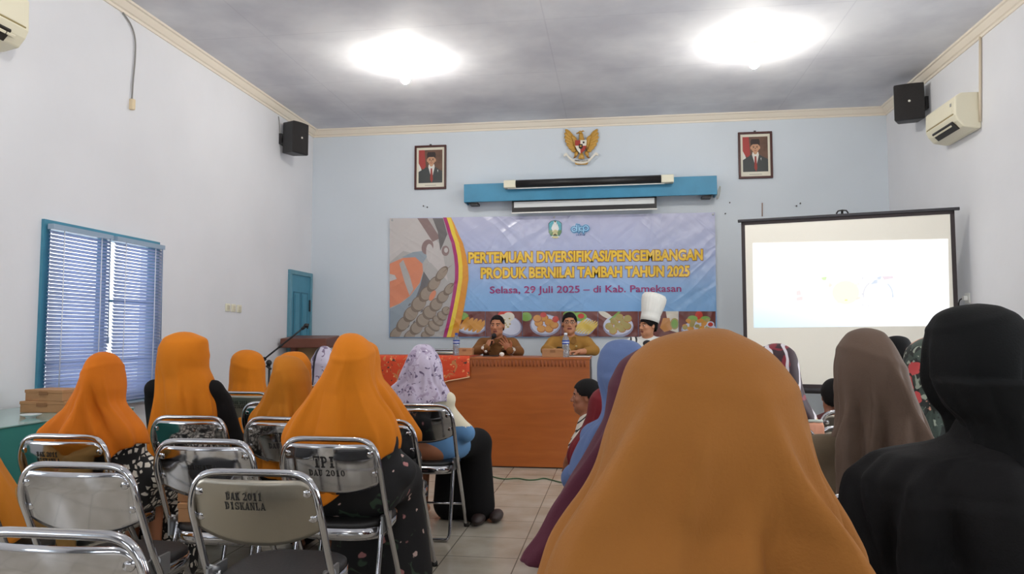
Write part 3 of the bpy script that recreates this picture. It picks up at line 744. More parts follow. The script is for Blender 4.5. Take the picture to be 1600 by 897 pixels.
def shrimp(x0, y0, x1, y1, w, n=7):
    out = []; dx, dy = x1-x0, y1-y0; L = sqrt(dx*dx+dy*dy); ang = math.atan2(dy, dx)
    for k in range(n):
        t = k/(n-1); r = w*(1-.35*abs(2*t-.9)); cx, cy = x0+dx*t, y0+dy*t
        out.append((el(cx, cy, L/n*.85, r, ang), 5)); out.append((el(cx+1, cy-.6, L/n*.62, r*.92, ang), 4))
    out.append(([(x1, y1), (x1+dx*.25, y1+dy*.12-4), (x1+dx*.1, y1+dy*.1+2)], 5))
    return out
sh += shrimp(618, 522, 690, 428, 11) + shrimp(640, 525, 702, 452, 11) + shrimp(665, 525, 697, 486, 11, 6)
sh += [(el(676, 462, 4, 9, .5), 1)]
sh = [([(min(max(x, 608.8), 712), min(max(y, 341), 526.8)) for x, y in p], c) for p, c in sh]
def inside_edge(p):
    x, y = p
    for (xa, ya), (xb, yb) in zip(edge, edge[1:]):
        if ya <= y <= yb: return (min(x, xa+(xb-xa)*(y-ya)/(yb-ya)), y)
    return p
sh = [([inside_edge(q) for q in p], c) for p, c in sh]
flat('fish_picture', sh, fishc)
def stripe(name, a, b, col, layer):
    L = [(x+a(i/10), y) for i, (x, y) in enumerate(edge)]; R = [(x+b(i/10), y) for i, (x, y) in enumerate(edge)]
    bm = BM()
    for i in range(len(L)-1): poly(bm, [BP(*L[i], layer), BP(*L[i+1], layer), BP(*R[i+1], layer), BP(*R[i], layer)], 0)
    obj(name, bm, col, banner)
stripe('magenta_stripe', lambda t: -.5, lambda t: 5.2, V_('magenta', 168, 44, 112), 6)
stripe('yellow_stripe', lambda t: 5, lambda t: 11.5, V_('yellow', 238, 206, 60), 6.2)
stripe('orange_stripe', lambda t: 11.3, lambda t: 12+7*sin(pi*min(t*.75, .5))+3*t, V_('orange', 222, 148, 44), 6.4)
# food pictures along the bottom
fc = [V_('wood_red', 112, 58, 52), V_('plate', 205, 208, 226), V_('fried', 214, 150, 66), V_('fried_dark', 176, 106, 44), V_('lettuce', 128, 168, 80), V_('tomato', 198, 62, 46), V_('rice', 222, 216, 202), V_('olive', 172, 156, 92), V_('fries', 226, 196, 100), V_('plate_shade', 150, 152, 178), V_('bag', 206, 142, 76)]
yt, yb = 486.5, 526.3
def food(x0, x1, extra):
    f0 = fc
    shp = [([(x0, yt), (x1, yt), (x1, yb), (x0, yb)], 0)]+extra
    shp = [([(min(max(x, x0), x1), min(max(y, yt), yb)) for x, y in p], c) for p, c in shp]
    flat('food_picture', shp, f0, banner, 3)
random.seed(5)
food(714, 758, [(el(722, 494, 10, 6), 4), (el(737, 513, 22, 9.5), 9), (el(737, 512, 20, 8), 1)]+[(el(726+6.5*k, 505+k*1.3, 12, 3.6, -.95), 3 if q else 2) for k in range(5) for q in (1, 0)])
food(758.5, 816, [(el(790, 492, 12, 7), 5), (el(796, 510, 20, 16, .3), 9), (el(796, 509, 18, 14, .3), 1), (el(786, 503, 12, 12), 6), (el(795, 495, 9, 7), 6)]+[(el(780+random.random()*18, 496+random.random()*16, 1.6, 1), 7) for _ in range(10)])
food(816.5, 876, [(el(822, 495, 9, 7), 4), (el(852, 508, 24, 17), 9), (el(852, 507, 22, 15), 1)]+[q for cx, cy in ((842, 505), (850, 497), (858, 504), (846, 514), (858, 514), (840, 498), (866, 508)) for q in ((el(cx, cy, 7, 6), 3), (el(cx-.5, cy-.7, 6, 5), 2))]+[(el(868, 499, 5, 5), 5), (el(849, 492, 5, 4), 5)])
food(876.5, 934, [(el(890, 491, 10, 5), 4), (el(910, 510, 20, 15), 9), (el(910, 509, 18, 13), 1), (el(905, 495, 12, 7), 4), (el(908, 494, 5, 4), 5)]+[(el(904+4*k, 508+k*.8, 15, 1.7, -.75), 8) for k in range(7)])
food(934.5, 997, [(el(946, 492, 12, 4, .5), 6), (el(966, 510, 24, 17), 9), (el(966, 508, 23, 15), 1), ([(951, 500), (966, 487), (970, 487), (957, 501)], 4)]+[q for cx, cy in ((952, 510), (960, 502), (968, 496), (975, 504), (966, 510), (958, 517), (972, 514), (980, 510), (981, 498)) for q in ((el(cx, cy, 6.5, 5.8), 3), (el(cx-.4, cy-.5, 6, 5.2), 7))])
food(997.5, 1060, [([(1040, yt), (1060, yt), (1060, 520), (1046, 516)], 6), ([(1031, 512), (1036, 497), (1046, 497), (1050, 515), (1038, 519)], 10), (el(1054, 506, 7, 9), 7), (el(1054, 506, 5, 7), 4)])
food(1060.5, 1118, [(el(1092, 515, 28, 13), 9), (el(1092, 513, 26, 11), 1), (el(1092, 493, 6, 7), 5), (el(1082, 498, 8, 5), 4), (el(1102, 499, 8, 5), 4)]+[(el(1070+random.random()*36, 500+random.random()*14, 4, 3), 7 if _ % 2 else 2) for _ in range(22)]+[(el(1110, 507, 6, 5), 1), (el(1110, 507, 4, 3.2), 5)])
# lettering, set along the photographed base lines
def lettering(name, body, c, w, h, slope, col, bold, layer, parent=banner, spacing=1.0, col2=None):
    V, Fc = fit_text(body, w, h, bold, spacing)
    P = [BP(c[0]+x, c[1]-y+slope*x, layer) for x, y in V]
    return raw(name, P, Fc, col, parent)
red_o = V_('title_outline', 132, 52, 30); yel = V_('title_yellow', 240, 198, 54); mag = V_('title_magenta', 148, 24, 104)
for body, c, w, h, sl in (('PERTEMUAN DIVERSIFIKASI/PENGEMBANGAN', (915, 400.5), 366, 17.5, -.013), ('PRODUK BERNILAI TAMBAH TAHUN 2025', (914.5, 425.3), 326, 17.5, -.010)):
    lettering('title_outline', body, c, w+1.6, h+1.8, sl, red_o, .074, 6)
    lettering('title_lettering', body, c, w, h, sl, yel, .042, 6.8)
lettering('date_lettering', 'Selasa, 29 Juli 2025 \u2013 di Kab. Pamekasan', (915, 453.5), 299, 14.5, -.009, mag, .014, 6)
# shield emblem
se = [V_('crest_line', 70, 110, 120), V_('crest_teal', 96, 176, 190), V_('crest_green', 104, 140, 96), V_('crest_cream', 216, 208, 158), V_('crest_white', 228, 230, 228), V_('crest_dark', 96, 92, 66)]
def sc(pts): return [(830+x/13.333, 335+y/13.333) for x, y in pts]
oct_ = [(410, 140), (500, 120), (590, 140), (640, 190), (635, 380), (600, 440), (560, 470), (500, 505), (440, 470), (400, 440), (365, 380), (360, 190)]
flat('province_crest', [(sc(oct_), 0), (sc([(500+(x-500)*.9, 300+(y-300)*.93) for x, y in oct_]), 1), (sc([(370, 330), (630, 330), (622, 390), (585, 440), (415, 440), (378, 390)]), 2),
     (sc([(470, 150), (530, 150), (530, 220), (510, 290), (510, 330), (490, 330), (490, 290), (470, 220)]), 4), (sc([(420, 290), (460, 190), (480, 250), (500, 300), (520, 250), (545, 190), (580, 300), (560, 340), (440, 340)]), 4),
     (sc([(440, 345), (490, 320), (510, 320), (560, 345), (560, 370), (440, 370)]), 3), (sc([(455, 375), (545, 375), (560, 430), (440, 430)]), 3), (sc([(470, 420), (500, 400), (530, 420), (530, 450), (470, 450)]), 5),
     (sc([(400, 470), (450, 440), (455, 465), (420, 490)]), 4), (sc([(600, 470), (550, 440), (545, 465), (580, 490)]), 4), (sc([(440, 455), (560, 455), (555, 500), (450, 500)]), 3), (el(867.5, 346.5, 1.3, 1.2), 5)], se, banner, 6)
# rounded three-letter logo
lb, ld = V_('logo_light', 150, 206, 240), V_('logo_dark', 52, 104, 168)
def ring(cx, cy, r, w, a0=0, a1=2*pi, n=24): 
    return [[(cx+(r-w)*cos(a0+(a1-a0)*k/n), cy+(r-w)*sin(a0+(a1-a0)*k/n)), (cx+(r+w)*cos(a0+(a1-a0)*k/n), cy+(r+w)*sin(a0+(a1-a0)*k/n)), (cx+(r+w)*cos(a0+(a1-a0)*(k+1)/n), cy+(r+w)*sin(a0+(a1-a0)*(k+1)/n)), (cx+(r-w)*cos(a0+(a1-a0)*(k+1)/n), cy+(r-w)*sin(a0+(a1-a0)*(k+1)/n))] for k in range(n)]
def bar(xa, ya, xb, yb, w):
    d = sqrt((xb-xa)**2+(yb-ya)**2); nx, ny = -(yb-ya)/d*w, (xb-xa)/d*w
    return [[(xa+nx, ya+ny), (xb+nx, yb+ny), (xb-nx, yb-ny), (xa-nx, ya-ny)], el(xa, ya, w, w), el(xb, yb, w, w)]
def logo(w):
    q = []
    q += ring(897.3, 358.8, 3.4, w) + bar(901.5, 351.8, 901.5, 361.5, w)
    q += bar(904.6, 352.5, 904.6, 363, w) + ring(908.7, 358.2, 2.8, w, radians(50), radians(310))
    q += ring(915.4, 357, 3.6, w) + bar(911.7, 357, 911.7, 363.5, w)
    return q
flat('agency_logo_outline', [(p, 0) for p in logo(2.6)], [lb], banner, 6)
flat('agency_logo_outline', [(p, 0) for p in logo(1.9)], [ld], banner, 10)
flat('agency_logo', [(p, 0) for p in logo(.95)], [lb], banner, 15)
lettering('agency_lettering', 'JATIM', (907, 367.4), 14, 2.6, 0, ld, .03, 8, spacing=1.3)
# eyelets
for k, (px, py) in enumerate(((613, 344), (866, 339.5), (1114, 335), (1116, 523))):
    p = BP(px, py, 2); bm = BM(); lathe(bm, [(.006, .004), (.013, .004), (.013, 0)], seg=12, M=Matrix.Translation(p) @ Matrix.Rotation(pi/2, 4, 'X')); obj('eyelet', bm, mat('steel', (170, 172, 175), .3, .9), banner)

# ------------------------------------------------------------------ projection screen on its tripod
sL, sR = Vector((1.204, 7.29, 0)), Vector((2.925, 6.84, 0))
su = (sR-sL).normalized(); sn = Vector((su.y, -su.x, 0)); SWd = (sR-sL).length
ps = thing('projection_screen', 'tripod projection screen with black border standing in the right corner', 'projector screen', tuple(sL+(sR-sL)/2), math.atan2(su.y, su.x))
def SP(px, py):
    p = Vector(tuple(atP(px, py, tuple(sL), tuple(sn))))-(sL+(sR-sL)/2); return (p.dot(su), p.z)
TL, TRr = SP(1160, 346), SP(1487, 329); ztop = (TL[1]+TRr[1])/2
zbot = SP(1290, 607)[1]; hw = SWd/2
bm = BM(); box(bm, -hw+.03, hw-.03, -.001, .002, zbot+.02, ztop-.02); obj('screen_fabric', bm, mat('screen_cream', (246, 242, 230), .85), ps)
bm = BM(); t = .034
for a in ((-hw, -hw+t, zbot, ztop), (hw-t, hw, zbot, ztop), (-hw, hw, ztop-t, ztop), (-hw, hw, zbot, zbot+t)): box(bm, a[0], a[1], -.004, .004, a[2], a[3])
obj('screen_border', bm, mat('border_black', (48, 38, 40), .6), ps)
bm = BM(); box(bm, -hw-.03, hw+.04, -.015, .015, ztop-.005, ztop+.022); obj('top_bar', bm, mat('bar_black', (40, 38, 44), .4), ps, bevel=.005)
bm = BM(); tube(bm, [(-hw-.03, .02, zbot-.02), (hw+.03, .02, zbot-.02)], .032, 14); obj('roller_case', bm, mat('bar_black', (40, 38, 44)), ps)
bm = BM(); tube(bm, [(0, .04, .25), (0, .04, ztop+.03)], .014, 10); tube(bm, [(-.05, .0, ztop+.025), (-.035, .0, ztop+.05), (0, .0, ztop+.055), (.035, .0, ztop+.05), (.05, .0, ztop+.025)], .007, 8); tube(bm, [(0, .04, ztop+.03), (0, 0, ztop+.052)], .01, 8); obj('pole', bm, blackm, ps)
for a in (90, 210, 330):
    bm = BM(); tube(bm, [(0, .04, .5), (.42*cos(radians(a)), .04+.38*sin(radians(a)), .012)], .011, 8); obj('leg', bm, blackm, ps)
im = mat('projected_light', (255, 255, 255), .8); nd, lk, b = nodes_of(im)
tc = nd.new('ShaderNodeTexCoord'); sp = nd.new('ShaderNodeSeparateXYZ'); lk.new(tc.outputs['Generated'], sp.inputs[0])
m1 = nd.new('ShaderNodeMath'); m1.operation = 'MULTIPLY_ADD'; lk.new(sp.outputs['X'], m1.inputs[0]); m1.inputs[1].default_value = .55; lk.new(sp.outputs['Z'], m1.inputs[2])
r = ramp(nd, [(0.0, (206, 232, 250)), (.22, (230, 244, 255)), (.45, (252, 254, 255)), (1, (255, 255, 255))]); lk.new(m1.outputs[0], r.inputs['Fac']); lk.new(r.outputs['Color'], b.inputs['Emission Color']); b.inputs['Emission Strength'].default_value = 1.5
b.inputs['Base Color'].default_value = rgb(60, 60, 60)
bm = BM(); poly(bm, [(*(lambda q: (q[0], -.005, q[1]))(SP(*p)),) for p in ((1176, 380), (1481, 373.5), (1484, 509), (1178, 512))], 0)
pim = obj('projected_image', bm, im, ps)
def glow(n, c, s=1.36):
    m = mat('slide_'+n, (30, 30, 30), .8); bb = m.node_tree.nodes['Principled BSDF']; bb.inputs['Emission Color'].default_value = rgb(*c); bb.inputs['Emission Strength'].default_value = s; return m
gc = [glow('pink', (255, 236, 236)), glow('green', (226, 250, 196)), glow('yellow', (255, 254, 236)), glow('blue', (222, 232, 246)), glow('mauve', (244, 230, 238)), glow('grey', (234, 234, 240)), glow('lime', (246, 246, 176)), glow('peach', (255, 244, 232))]
def sz(pts): return [(1180+x/5.161, 370+y/5.161) for x, y in pts]
def SPm(x, y, l): q = SP(x, y); return Vector((q[0], -.0052-.0006*l, q[1]))
random.seed(9)
sl = [(sz([(330, 440), (365, 430), (370, 470), (335, 475)]), 0), (sz([(333, 490), (383, 480), (385, 510), (335, 518)]), 0), (sz([(530, 330), (578, 322), (570, 350), (545, 350)]), 1), (sz(el(730, 450, 110, 95)), 2)]
for k in range(14): sl.append((sz(el(640+random.random()*200, 380+random.random()*160, 10, 6, random.random()*3)), random.choice((2, 7, 7, 2))))
sl += [(sz(el(733, 511, 12, 7)), 6), (sz(el(830, 496, 22, 10, -.3)), 7), (sz([(600, 370), (625, 390), (600, 412), (590, 395)]), 7), (sz([(985, 325), (1020, 318), (1010, 345), (985, 345)]), 3), (sz([(1020, 320), (1110, 316), (1115, 335), (1040, 348)]), 4), (sz([(930, 385), (960, 350), (985, 345), (985, 375)]), 3)]
sl += [(sz(p), 3) for p in ring(990, 470, 118, 5, radians(-50), radians(10), 10)] + [(sz(p), 5) for p in ring(990, 470, 118, 5, radians(170), radians(235), 10)] + [(sz(el(868, 462, 12, 8)), 5), (sz(el(866, 550, 7, 6)), 5), (sz(el(913, 557, 14, 4)), 5), (sz(el(1110, 480, 10, 8)), 3), (sz(el(865, 335, 7, 10)), 5)]
fl = flat('slide_artwork', sl, gc, pim, 1, SPm)

# ------------------------------------------------------------------ speakers' desk and what is on it
YD = 6.74
wood = mat('desk_wood', (178, 92, 34), .35); nd, lk, b = nodes_of(wood)
tc = nd.new('ShaderNodeTexCoord'); mp = nd.new('ShaderNodeMapping'); mp.inputs['Scale'].default_value = (1.2, 1, 9)
n = nd.new('ShaderNodeTexNoise'); n.inputs['Scale'].default_value = 2.2; n.inputs['Detail'].default_value = 6; n.inputs['Distortion'].default_value = .6
n2 = nd.new('ShaderNodeTexNoise'); n2.inputs['Scale'].default_value = 1.5; n2.inputs['Detail'].default_value = 1
r = ramp(nd, [(.2, (142, 74, 25)), (.5, (166, 89, 34)), (.8, (180, 103, 44))]); ad = nd.new('ShaderNodeMixRGB'); ad.inputs['Fac'].default_value = .45
lk.new(tc.outputs['Object'], mp.inputs['Vector']); lk.new(mp.outputs['Vector'], n.inputs['Vector']); lk.new(tc.outputs['Object'], n2.inputs['Vector'])
lk.new(n.outputs['Fac'], ad.inputs['Color1']); lk.new(n2.outputs['Fac'], ad.inputs['Color2']); lk.new(ad.outputs['Color'], r.inputs['Fac']); lk.new(r.outputs['Color'], b.inputs['Base Color'])
wood_shaded = mat('desk_side', (58, 42, 36), .5); groove = mat('desk_groove', (140, 70, 28), .5)  # shade on the desk's end is put into this dark brown
DT = 1.0; dx0, dx1, dyb = -2.42, -.235, 7.3
desk = thing('desk', 'long orange-brown wooden speakers desk with fluted top edge', 'desk', ((dx0+dx1)/2, YD, 0)); dc = (dx0+dx1)/2
bm = BM(); box(bm, dx0-dc, dx1-dc, 0, .02, .012, DT-.09); obj('front_panel', bm, wood, desk)
bm = BM(); box(bm, dx0-dc, dx1-dc, -.012, .02, DT-.09, DT-.02)
rim_ = obj('top_edge', bm, wood, desk)
bm = BM(); k = dx0-dc+.03
while k < dx1-dc-.02: tube(bm, [(k, -.013, DT-.028), (k, -.013, DT-.084)], .009, 6); k += .033
obj('fluting', bm, groove, rim_)
bm = BM(); box(bm, dx0-dc-.005, dx1-dc+.005, -.02, dyb-YD, DT-.02, DT); obj('desktop', bm, wood, desk, bevel=.004)
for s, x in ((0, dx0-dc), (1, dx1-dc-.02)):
    bm = BM(); box(bm, x, x+.02, .02, dyb-YD-.04, .0, DT-.02); obj('side_panel', bm, wood_shaded, desk)
bm = BM(); box(bm, dx0-dc+.01, dx1-dc-.01, .012, .03, 0, .012); obj('plinth', bm, wood_shaded, desk)

batik = print_mat('batik_orange', (206, 66, 26), [('n', (190, 120, 70), 14, .6, 2), ('v', (226, 160, 100), 22, .17, 5), ('n', (70, 46, 32), 18, .66, 7), ('v', (70, 50, 36), 17, .13, 3)], .7)
tcl = thing('table_runner', 'orange batik cloth with floral print draped over the left end of the desk', 'tablecloth', ((dx0+dx1)/2, YD, DT))
bm = BM(); xa, xb = -2.4-dc, -1.335-dc; N = 26; rows = []
for q in range(9):
    row = []
    for k in range(N+1):
        u = k/N; x = xa+(xb-xa)*u
        drop = (.235 if u < .74 else .235-.05*(u-.74)/.26)*1.0
        drop += .06*max(0, min(1, (.8-u)/.25))
        if q == 0: p = (x, .52, .005)
        elif q == 1: p = (x, -.024, .005)
        else:
            t = (q-1)/7; p = (x+.012*t*sin(u*9), -.028-.006*sin(u*22)*t-.006*t, .004-drop*t)
        row.append(bm.verts.new(p))
    rows.append(row)
for a, b_ in zip(rows, rows[1:]):
    for k in range(N): bm.faces.new((a[k], a[k+1], b_[k+1], b_[k])).smooth = True
edge_pts = [v.co.copy() for v in rows[-1]]
cl = obj('cloth', bm, batik, tcl); md = cl.modifiers.new('thick', 'SOLIDIFY'); md.thickness = .003; md.offset = 0
bm = BM(); tube(bm, edge_pts, .005, 6); obj('pale_hem', bm, mat('hem_cream', (228, 190, 150), .7), tcl)

glass_b = mat('bottle_clear', (205, 220, 232), .08, trans=.75, spec=.6); lab_b = mat('bottle_label_blue', (40, 66, 150), .4); cap_b = mat('bottle_cap', (225, 232, 240), .4)
def bottle(px, py_base, Y, label):
    p = atY(px, py_base, Y)
    o = thing('water_bottle', label, 'bottle', (p[0], Y, DT), 0, 'plastic water bottles on the desk')
    bm = BM(); lathe(bm, [(.0001, 0), (.03, 0), (.033, .008), (.033, .06), (.0315, .065), (.033, .07), (.033, .15), (.028, .175), (.014, .198), (.013, .208)], seg=20); obj('bottle_body', bm, glass_b, o)
    bm = BM(); lathe(bm, [(.0336, .118), (.0338, .12), (.0338, .152), (.0334, .154)], seg=20); lb_ = obj('label', bm, lab_b, o)
    bm = BM(); lathe(bm, [(.0341, .131), (.0341, .139)], seg=20); obj('label_band', bm, cap_b, lb_)
    bm = BM(); lathe(bm, [(.0145, .203), (.0155, .205), (.0155, .222), (.0001, .224)], seg=16); obj('cap', bm, lab_b if px < 800 else cap_b, o)
    return o
bottle(713, 556, 7.0, 'clear plastic water bottle with blue label standing by the orange batik runner'); bottle(884, 556, 6.86, 'clear plastic water bottle in front of the man in glasses')
bottle_z = DT
card = mat('cardboard', (176, 130, 88), .75, bump=.06, bscale=60, var=.1, vscale=8); card_dk = mat('cardboard_edge', (140, 98, 62), .8)
def carton(c, w, d, h, rz, label, group=None, m=card, seam=True):
    o = thing('cardboard_box', label, 'box', c, rz, group)
    bm = BM(); box(bm, -w/2, w/2, -d/2, d/2, 0, h*.96); obj('box_body', bm, m, o, bevel=.003)
    bm = BM(); box(bm, -w/2-.003, w/2+.003, -d/2-.003, d/2+.003, h*.72, h); obj('lid', bm, m, o, bevel=.003)
    if seam:
        bm = BM(); box(bm, -w*.12, w*.12, -d/2-.0045, -d/2-.0025, h*.55, h*.86); obj('tuck_flap', bm, card_dk, o)
    return o
p = atY(726, 556, 7.02); carton((p[0], 7.05, DT+.008), .15, .12, .07, .05, 'brown snack box on the orange batik runner beside the bottle')
p = atY(866, 556, 6.86); carton((p[0]-.01, 6.9, DT), .2, .12, .075, -.04, 'brown snack box on the desk left of the man in glasses')
p = atY(905, 553, 7.0); o = thing('notebook', 'flat dark notebook with white pages lying before the man in glasses', 'notebook', (p[0], 7.02, DT))
bm = BM(); box(bm, -.1, .1, -.07, .07, 0, .01); obj('pages', bm, mat('paper_white', (232, 230, 222), .7), o)
bm = BM(); box(bm, -.103, .103, -.073, .073, .01, .014); obj('cover', bm, blackm, o, bevel=.002)
p = atY(767, 556, 7.0); o = thing('phone', 'dark phone lying on the desk before the man with the microphone', 'phone', (p[0], 7.0, DT)); bm = BM(); box(bm, -.075, .075, -.035, .035, 0, .009); obj('phone_body', bm, blackm, o, bevel=.004); bm = BM(); box(bm, -.068, .068, -.03, .03, .009, .0096); obj('phone_screen', bm, mat('screen_dark', (30, 34, 44), .1), o)
p = atY(784, 556, 6.98); o = thing('tissue_ball', 'crumpled white tissue on the desk before the man with the microphone', 'tissue', (p[0], 6.98, DT+.02)); bm = BM(); bmesh.ops.create_icosphere(bm, subdivisions=3, radius=.022)
random.seed(2)
for v in bm.verts: v.co *= 1+.25*(random.random()-.5); v.co.z *= .9
obj('paper', bm, mat('paper_white', (232, 230, 222), .7), o)

# green cable on the floor
P0 = [atZ(x, y, .006) for x, y in ((700, 742), (735, 747), (752, 747), (765, 744), (778, 747), (790, 748.5), (808, 747.5), (825, 750), (838, 749.5), (850, 747.5), (862, 750), (880, 754), (905, 752))]
bm = BM(); tube(bm, catmull([tuple(p) for p in P0], 6), .0055, 6); tag(obj('floor_cable', bm, mat('cable_green', (62, 96, 62), .5)), 'thin green cable snaking across the floor tiles in front of the desk', 'cable')

# lectern and microphone stand
p = atY(485, 538, 8.0); lw = .27
lec = thing('lectern', 'brown wooden lectern with sloping top in front of the teal door', 'lectern', (p[0], 8.0, 0))
lm = mat('lectern_wood', (110, 62, 46), .4, var=.2, vscale=5)
bm = BM(); prism(bm, [(-lw, -.2, 1.06), (-lw, -.2, 1.165), (-lw, .2, 1.2), (-lw, .2, 1.06)], (2*lw, 0, 0)); obj('reading_top', bm, lm, lec, bevel=.012)
bm = BM(); box(bm, -lw+.05, lw-.05, -.02, .02, 0.05, 1.06); obj('front_panel', bm, mat('lectern_pale', (150, 120, 84), .5), lec)
for s in (-1, 1):
    bm = BM(); box(bm, s*(lw-.11)-.03, s*(lw-.11)+.03, -.1, -.05, .05, 1.06); obj('column', bm, lm, lec, bevel=.004)
bm = BM(); box(bm, -lw+.02, lw-.02, -.2, .2, 0, .05); obj('base', bm, lm, lec, bevel=.008)
ms_ = thing('microphone_stand', 'black boom microphone stand with tilted boom beside the lectern', 'microphone stand', (-3.36, 6.9, 0))
q0 = Vector((-3.36, 6.9, 0)); tp = Vector(tuple(atY(421, 567, 6.9)))-q0; a_, b_ = Vector(tuple(atY(413, 561, 6.9)))-q0, Vector(tuple(atY(472, 514, 6.85)))-q0
bm = BM(); tube(bm, [(tp.x, 0, .12), (tp.x, 0, tp.z)], .011, 8); obj('pole', bm, blackm, ms_)
bm = BM(); d_ = (b_-a_).normalized(); tube(bm, [a_-d_*.05, b_], .009, 8); tube(bm, [a_-d_*.06, a_+d_*.01], .02, 10); tube(bm, [a_+d_*.2, a_+d_*.24], .013, 8); obj('boom', bm, blackm, ms_)
bm = BM(); ellipsoid(bm, (tp.x, -.01, tp.z-.0), (.028, .028, .03)); tube(bm, [(tp.x-.02, -.02, tp.z-.03), (tp.x+.03, -.03, tp.z-.06)], .012, 8); obj('clamp', bm, blackm, ms_)
bm = BM(); e1 = b_+d_*.035; tube(bm, [b_, e1], .016, 10); ellipsoid(bm, e1+d_*.02, (.026, .024, .022)); tube(bm, [e1+d_*.02+Vector((.01, 0, .015)), e1+d_*.05+Vector((0, 0, .0)), e1+d_*.01+Vector((.02, 0, -.025))], .006, 6); obj('microphone_clip', bm, blackm, ms_)
for a in (80, 200, 320):
    bm = BM(); tube(bm, [(tp.x, 0, .13), (tp.x+.28*cos(radians(a)), .28*sin(radians(a)), .01)], .008, 8); obj('leg', bm, blackm, ms_)

# teal side table under the window, boxes and a small dish
tt = mat('tabletop_glass', (136, 172, 168), .12, spec=.6); tcm = mat('teal_cloth', (52, 136, 130), .75, bump=.1, bscale=20, var=.12, vscale=3)
ty0, ty1, tx0, tx1, tz = 2.5, 4.3, XL+.03, -2.99, .75
tb = thing('side_table', 'teal clothed table with glass top along the left wall under the window', 'table', ((tx0+tx1)/2, (ty0+ty1)/2, 0)); cx, cy = (tx0+tx1)/2, (ty0+ty1)/2; hx, hy = (tx1-tx0)/2, (ty1-ty0)/2
bm = BM(); box(bm, -hx, hx, -hy, hy, tz-.008, tz); obj('tabletop', bm, tt, tb, bevel=.002)
bm = BM(); box(bm, -hx+.01, hx-.01, -hy+.01, hy-.01, tz-.04, tz-.008); obj('table_frame', bm, tcm, tb)
bm = BM(); ring_ = []
per = [(-hx, -hy), (hx, -hy), (hx, hy), (-hx, hy)]
pts = []
for (xa, ya), (xb, yb_) in zip(per, per[1:]+per[:1]):
    for k in range(16): pts.append((xa+(xb-xa)*k/16, ya+(yb_-ya)*k/16))
rws = []
for q in range(5):
    t = q/4; rws.append([bm.verts.new((x*(1-.012+.0*t)+(.012*t*sin(i*1.1)), y*(1-.006)+(.012*t*cos(i*1.3)), tz-.01-t*(tz-.06))) for i, (x, y) in enumerate(pts)])
for a, b2 in zip(rws, rws[1:]):
    for k in range(len(a)): bm.faces.new((a[k], a[(k+1) % len(a)], b2[(k+1) % len(a)], b2[k])).smooth = True
obj('table_skirt', bm, tcm, tb)
for sx in (-1, 1):
    for sy in (-1, 1):
        bm = BM(); box(bm, sx*(hx-.06)-.02, sx*(hx-.06)+.02, sy*(hy-.06)-.02, sy*(hy-.06)+.02, 0, tz-.04); obj('leg', bm, mat('steel', (170, 172, 175), .3, .9), tb)
grp = 'cardboard boxes on the teal table'

carton((-3.32, 4.02, tz), .27, .2, .066, .06, 'brown cardboard box at the bottom of the pair on the teal table by the window', grp)
carton((-3.305, 4.02, tz+.066), .25, .19, .066, -.05, 'brown cardboard box on top of the pair on the teal table by the window', grp)
carton((-3.12, 4.1, tz), .2, .18, .07, .2, 'brown cardboard box beside the pair on the teal table, half hidden by an orange headscarf', grp)
p = atZ(48, 653, tz); o = thing('saucer', 'small white saucer on the glass-topped teal table', 'dish', (p[0], p[1], tz))
bm = BM(); lathe(bm, [(.0001, .004), (.022, .004), (.03, .008), (.052, .018), (.052, .021), (.03, .013), (.0001, .009)][::-1], seg=24); obj('dish', bm, mat('porcelain', (226, 230, 228), .25), o)
bm = BM(); lathe(bm, [(.024, 0), (.026, .006)], seg=20); obj('foot_ring', bm, mat('porcelain', (226, 230, 228)), o)
# ------------------------------------------------------------------ folding chairs
chrome = mat('chrome', (190, 190, 193), .09, 1.0, bump=.02, bscale=25); chrome_dull = mat('brushed_steel', (158, 152, 140), .36, 1.0, bump=.05, bscale=60)
leg_grey = mat('leg_grey', (150, 152, 154), .35, .8); vinyl_seat = mat('seat_vinyl', (18, 17, 18), .5, bump=.1, bscale=80); rubber = mat('rubber', (40, 38, 36), .7)
stencil = mat('stencil_black', (28, 26, 26), .6)
ZT = .789
def back_y(z): return max(-.012, .115*max(0, (.75-z)/.29)**1.15-.012) if z > .46 else .103+(.46-z)*.56
def plate_y(x, z): return back_y(z)+.002-.028*(1-min(1, (x/.2)**2))
def plate_hw(z): return .197 if z < .70 else .197-.035*((z-.70)/.07)**2
PT, PB0 = .772, .565
def plate_zb(u): return PB0+.05*abs(u)**2.4
def make_plate(parent, m, th=.0035):
    V, Fc = [], []; nu, nv = 36, 12
    for i in range(nu+1):
        u = -1+2*i/nu
        for j in range(nv+1):
            v = j/nv
            zb = plate_zb(u); zt = PT-.05*max(0, (abs(u)-.72)/.28)**2.2
            z = zb+(zt-zb)*v; x = u*.197
            dent = .004*exp(-((v-.86)/.05)**2)*(1 if abs(u) < .86 else 0)
            V.append((x, plate_y(x, z)+dent, z))
    for i in range(nu):
        for j in range(nv): a = i*(nv+1)+j; Fc.append((a, a+nv+1, a+nv+2, a+1))
    o = raw('backrest', V, Fc, m, parent, True)
    md = o.modifiers.new('thick', 'SOLIDIFY'); md.thickness = th; md.offset = 1
    for u, z in ((-.86, .735), (.86, .735), (-.9, .655), (.9, .655)):
        x = u*.197; bm = BM()
        lathe(bm, [(.0001, .006), (.006, .006), (.008, .003), (.0145, .003), (.016, 0)], seg=14, M=Matrix.Translation((x, plate_y(x, z)-.001, z)) @ Matrix.Rotation(pi/2, 4, 'X'))
        obj('rivet', bm, chrome, o)
    return o
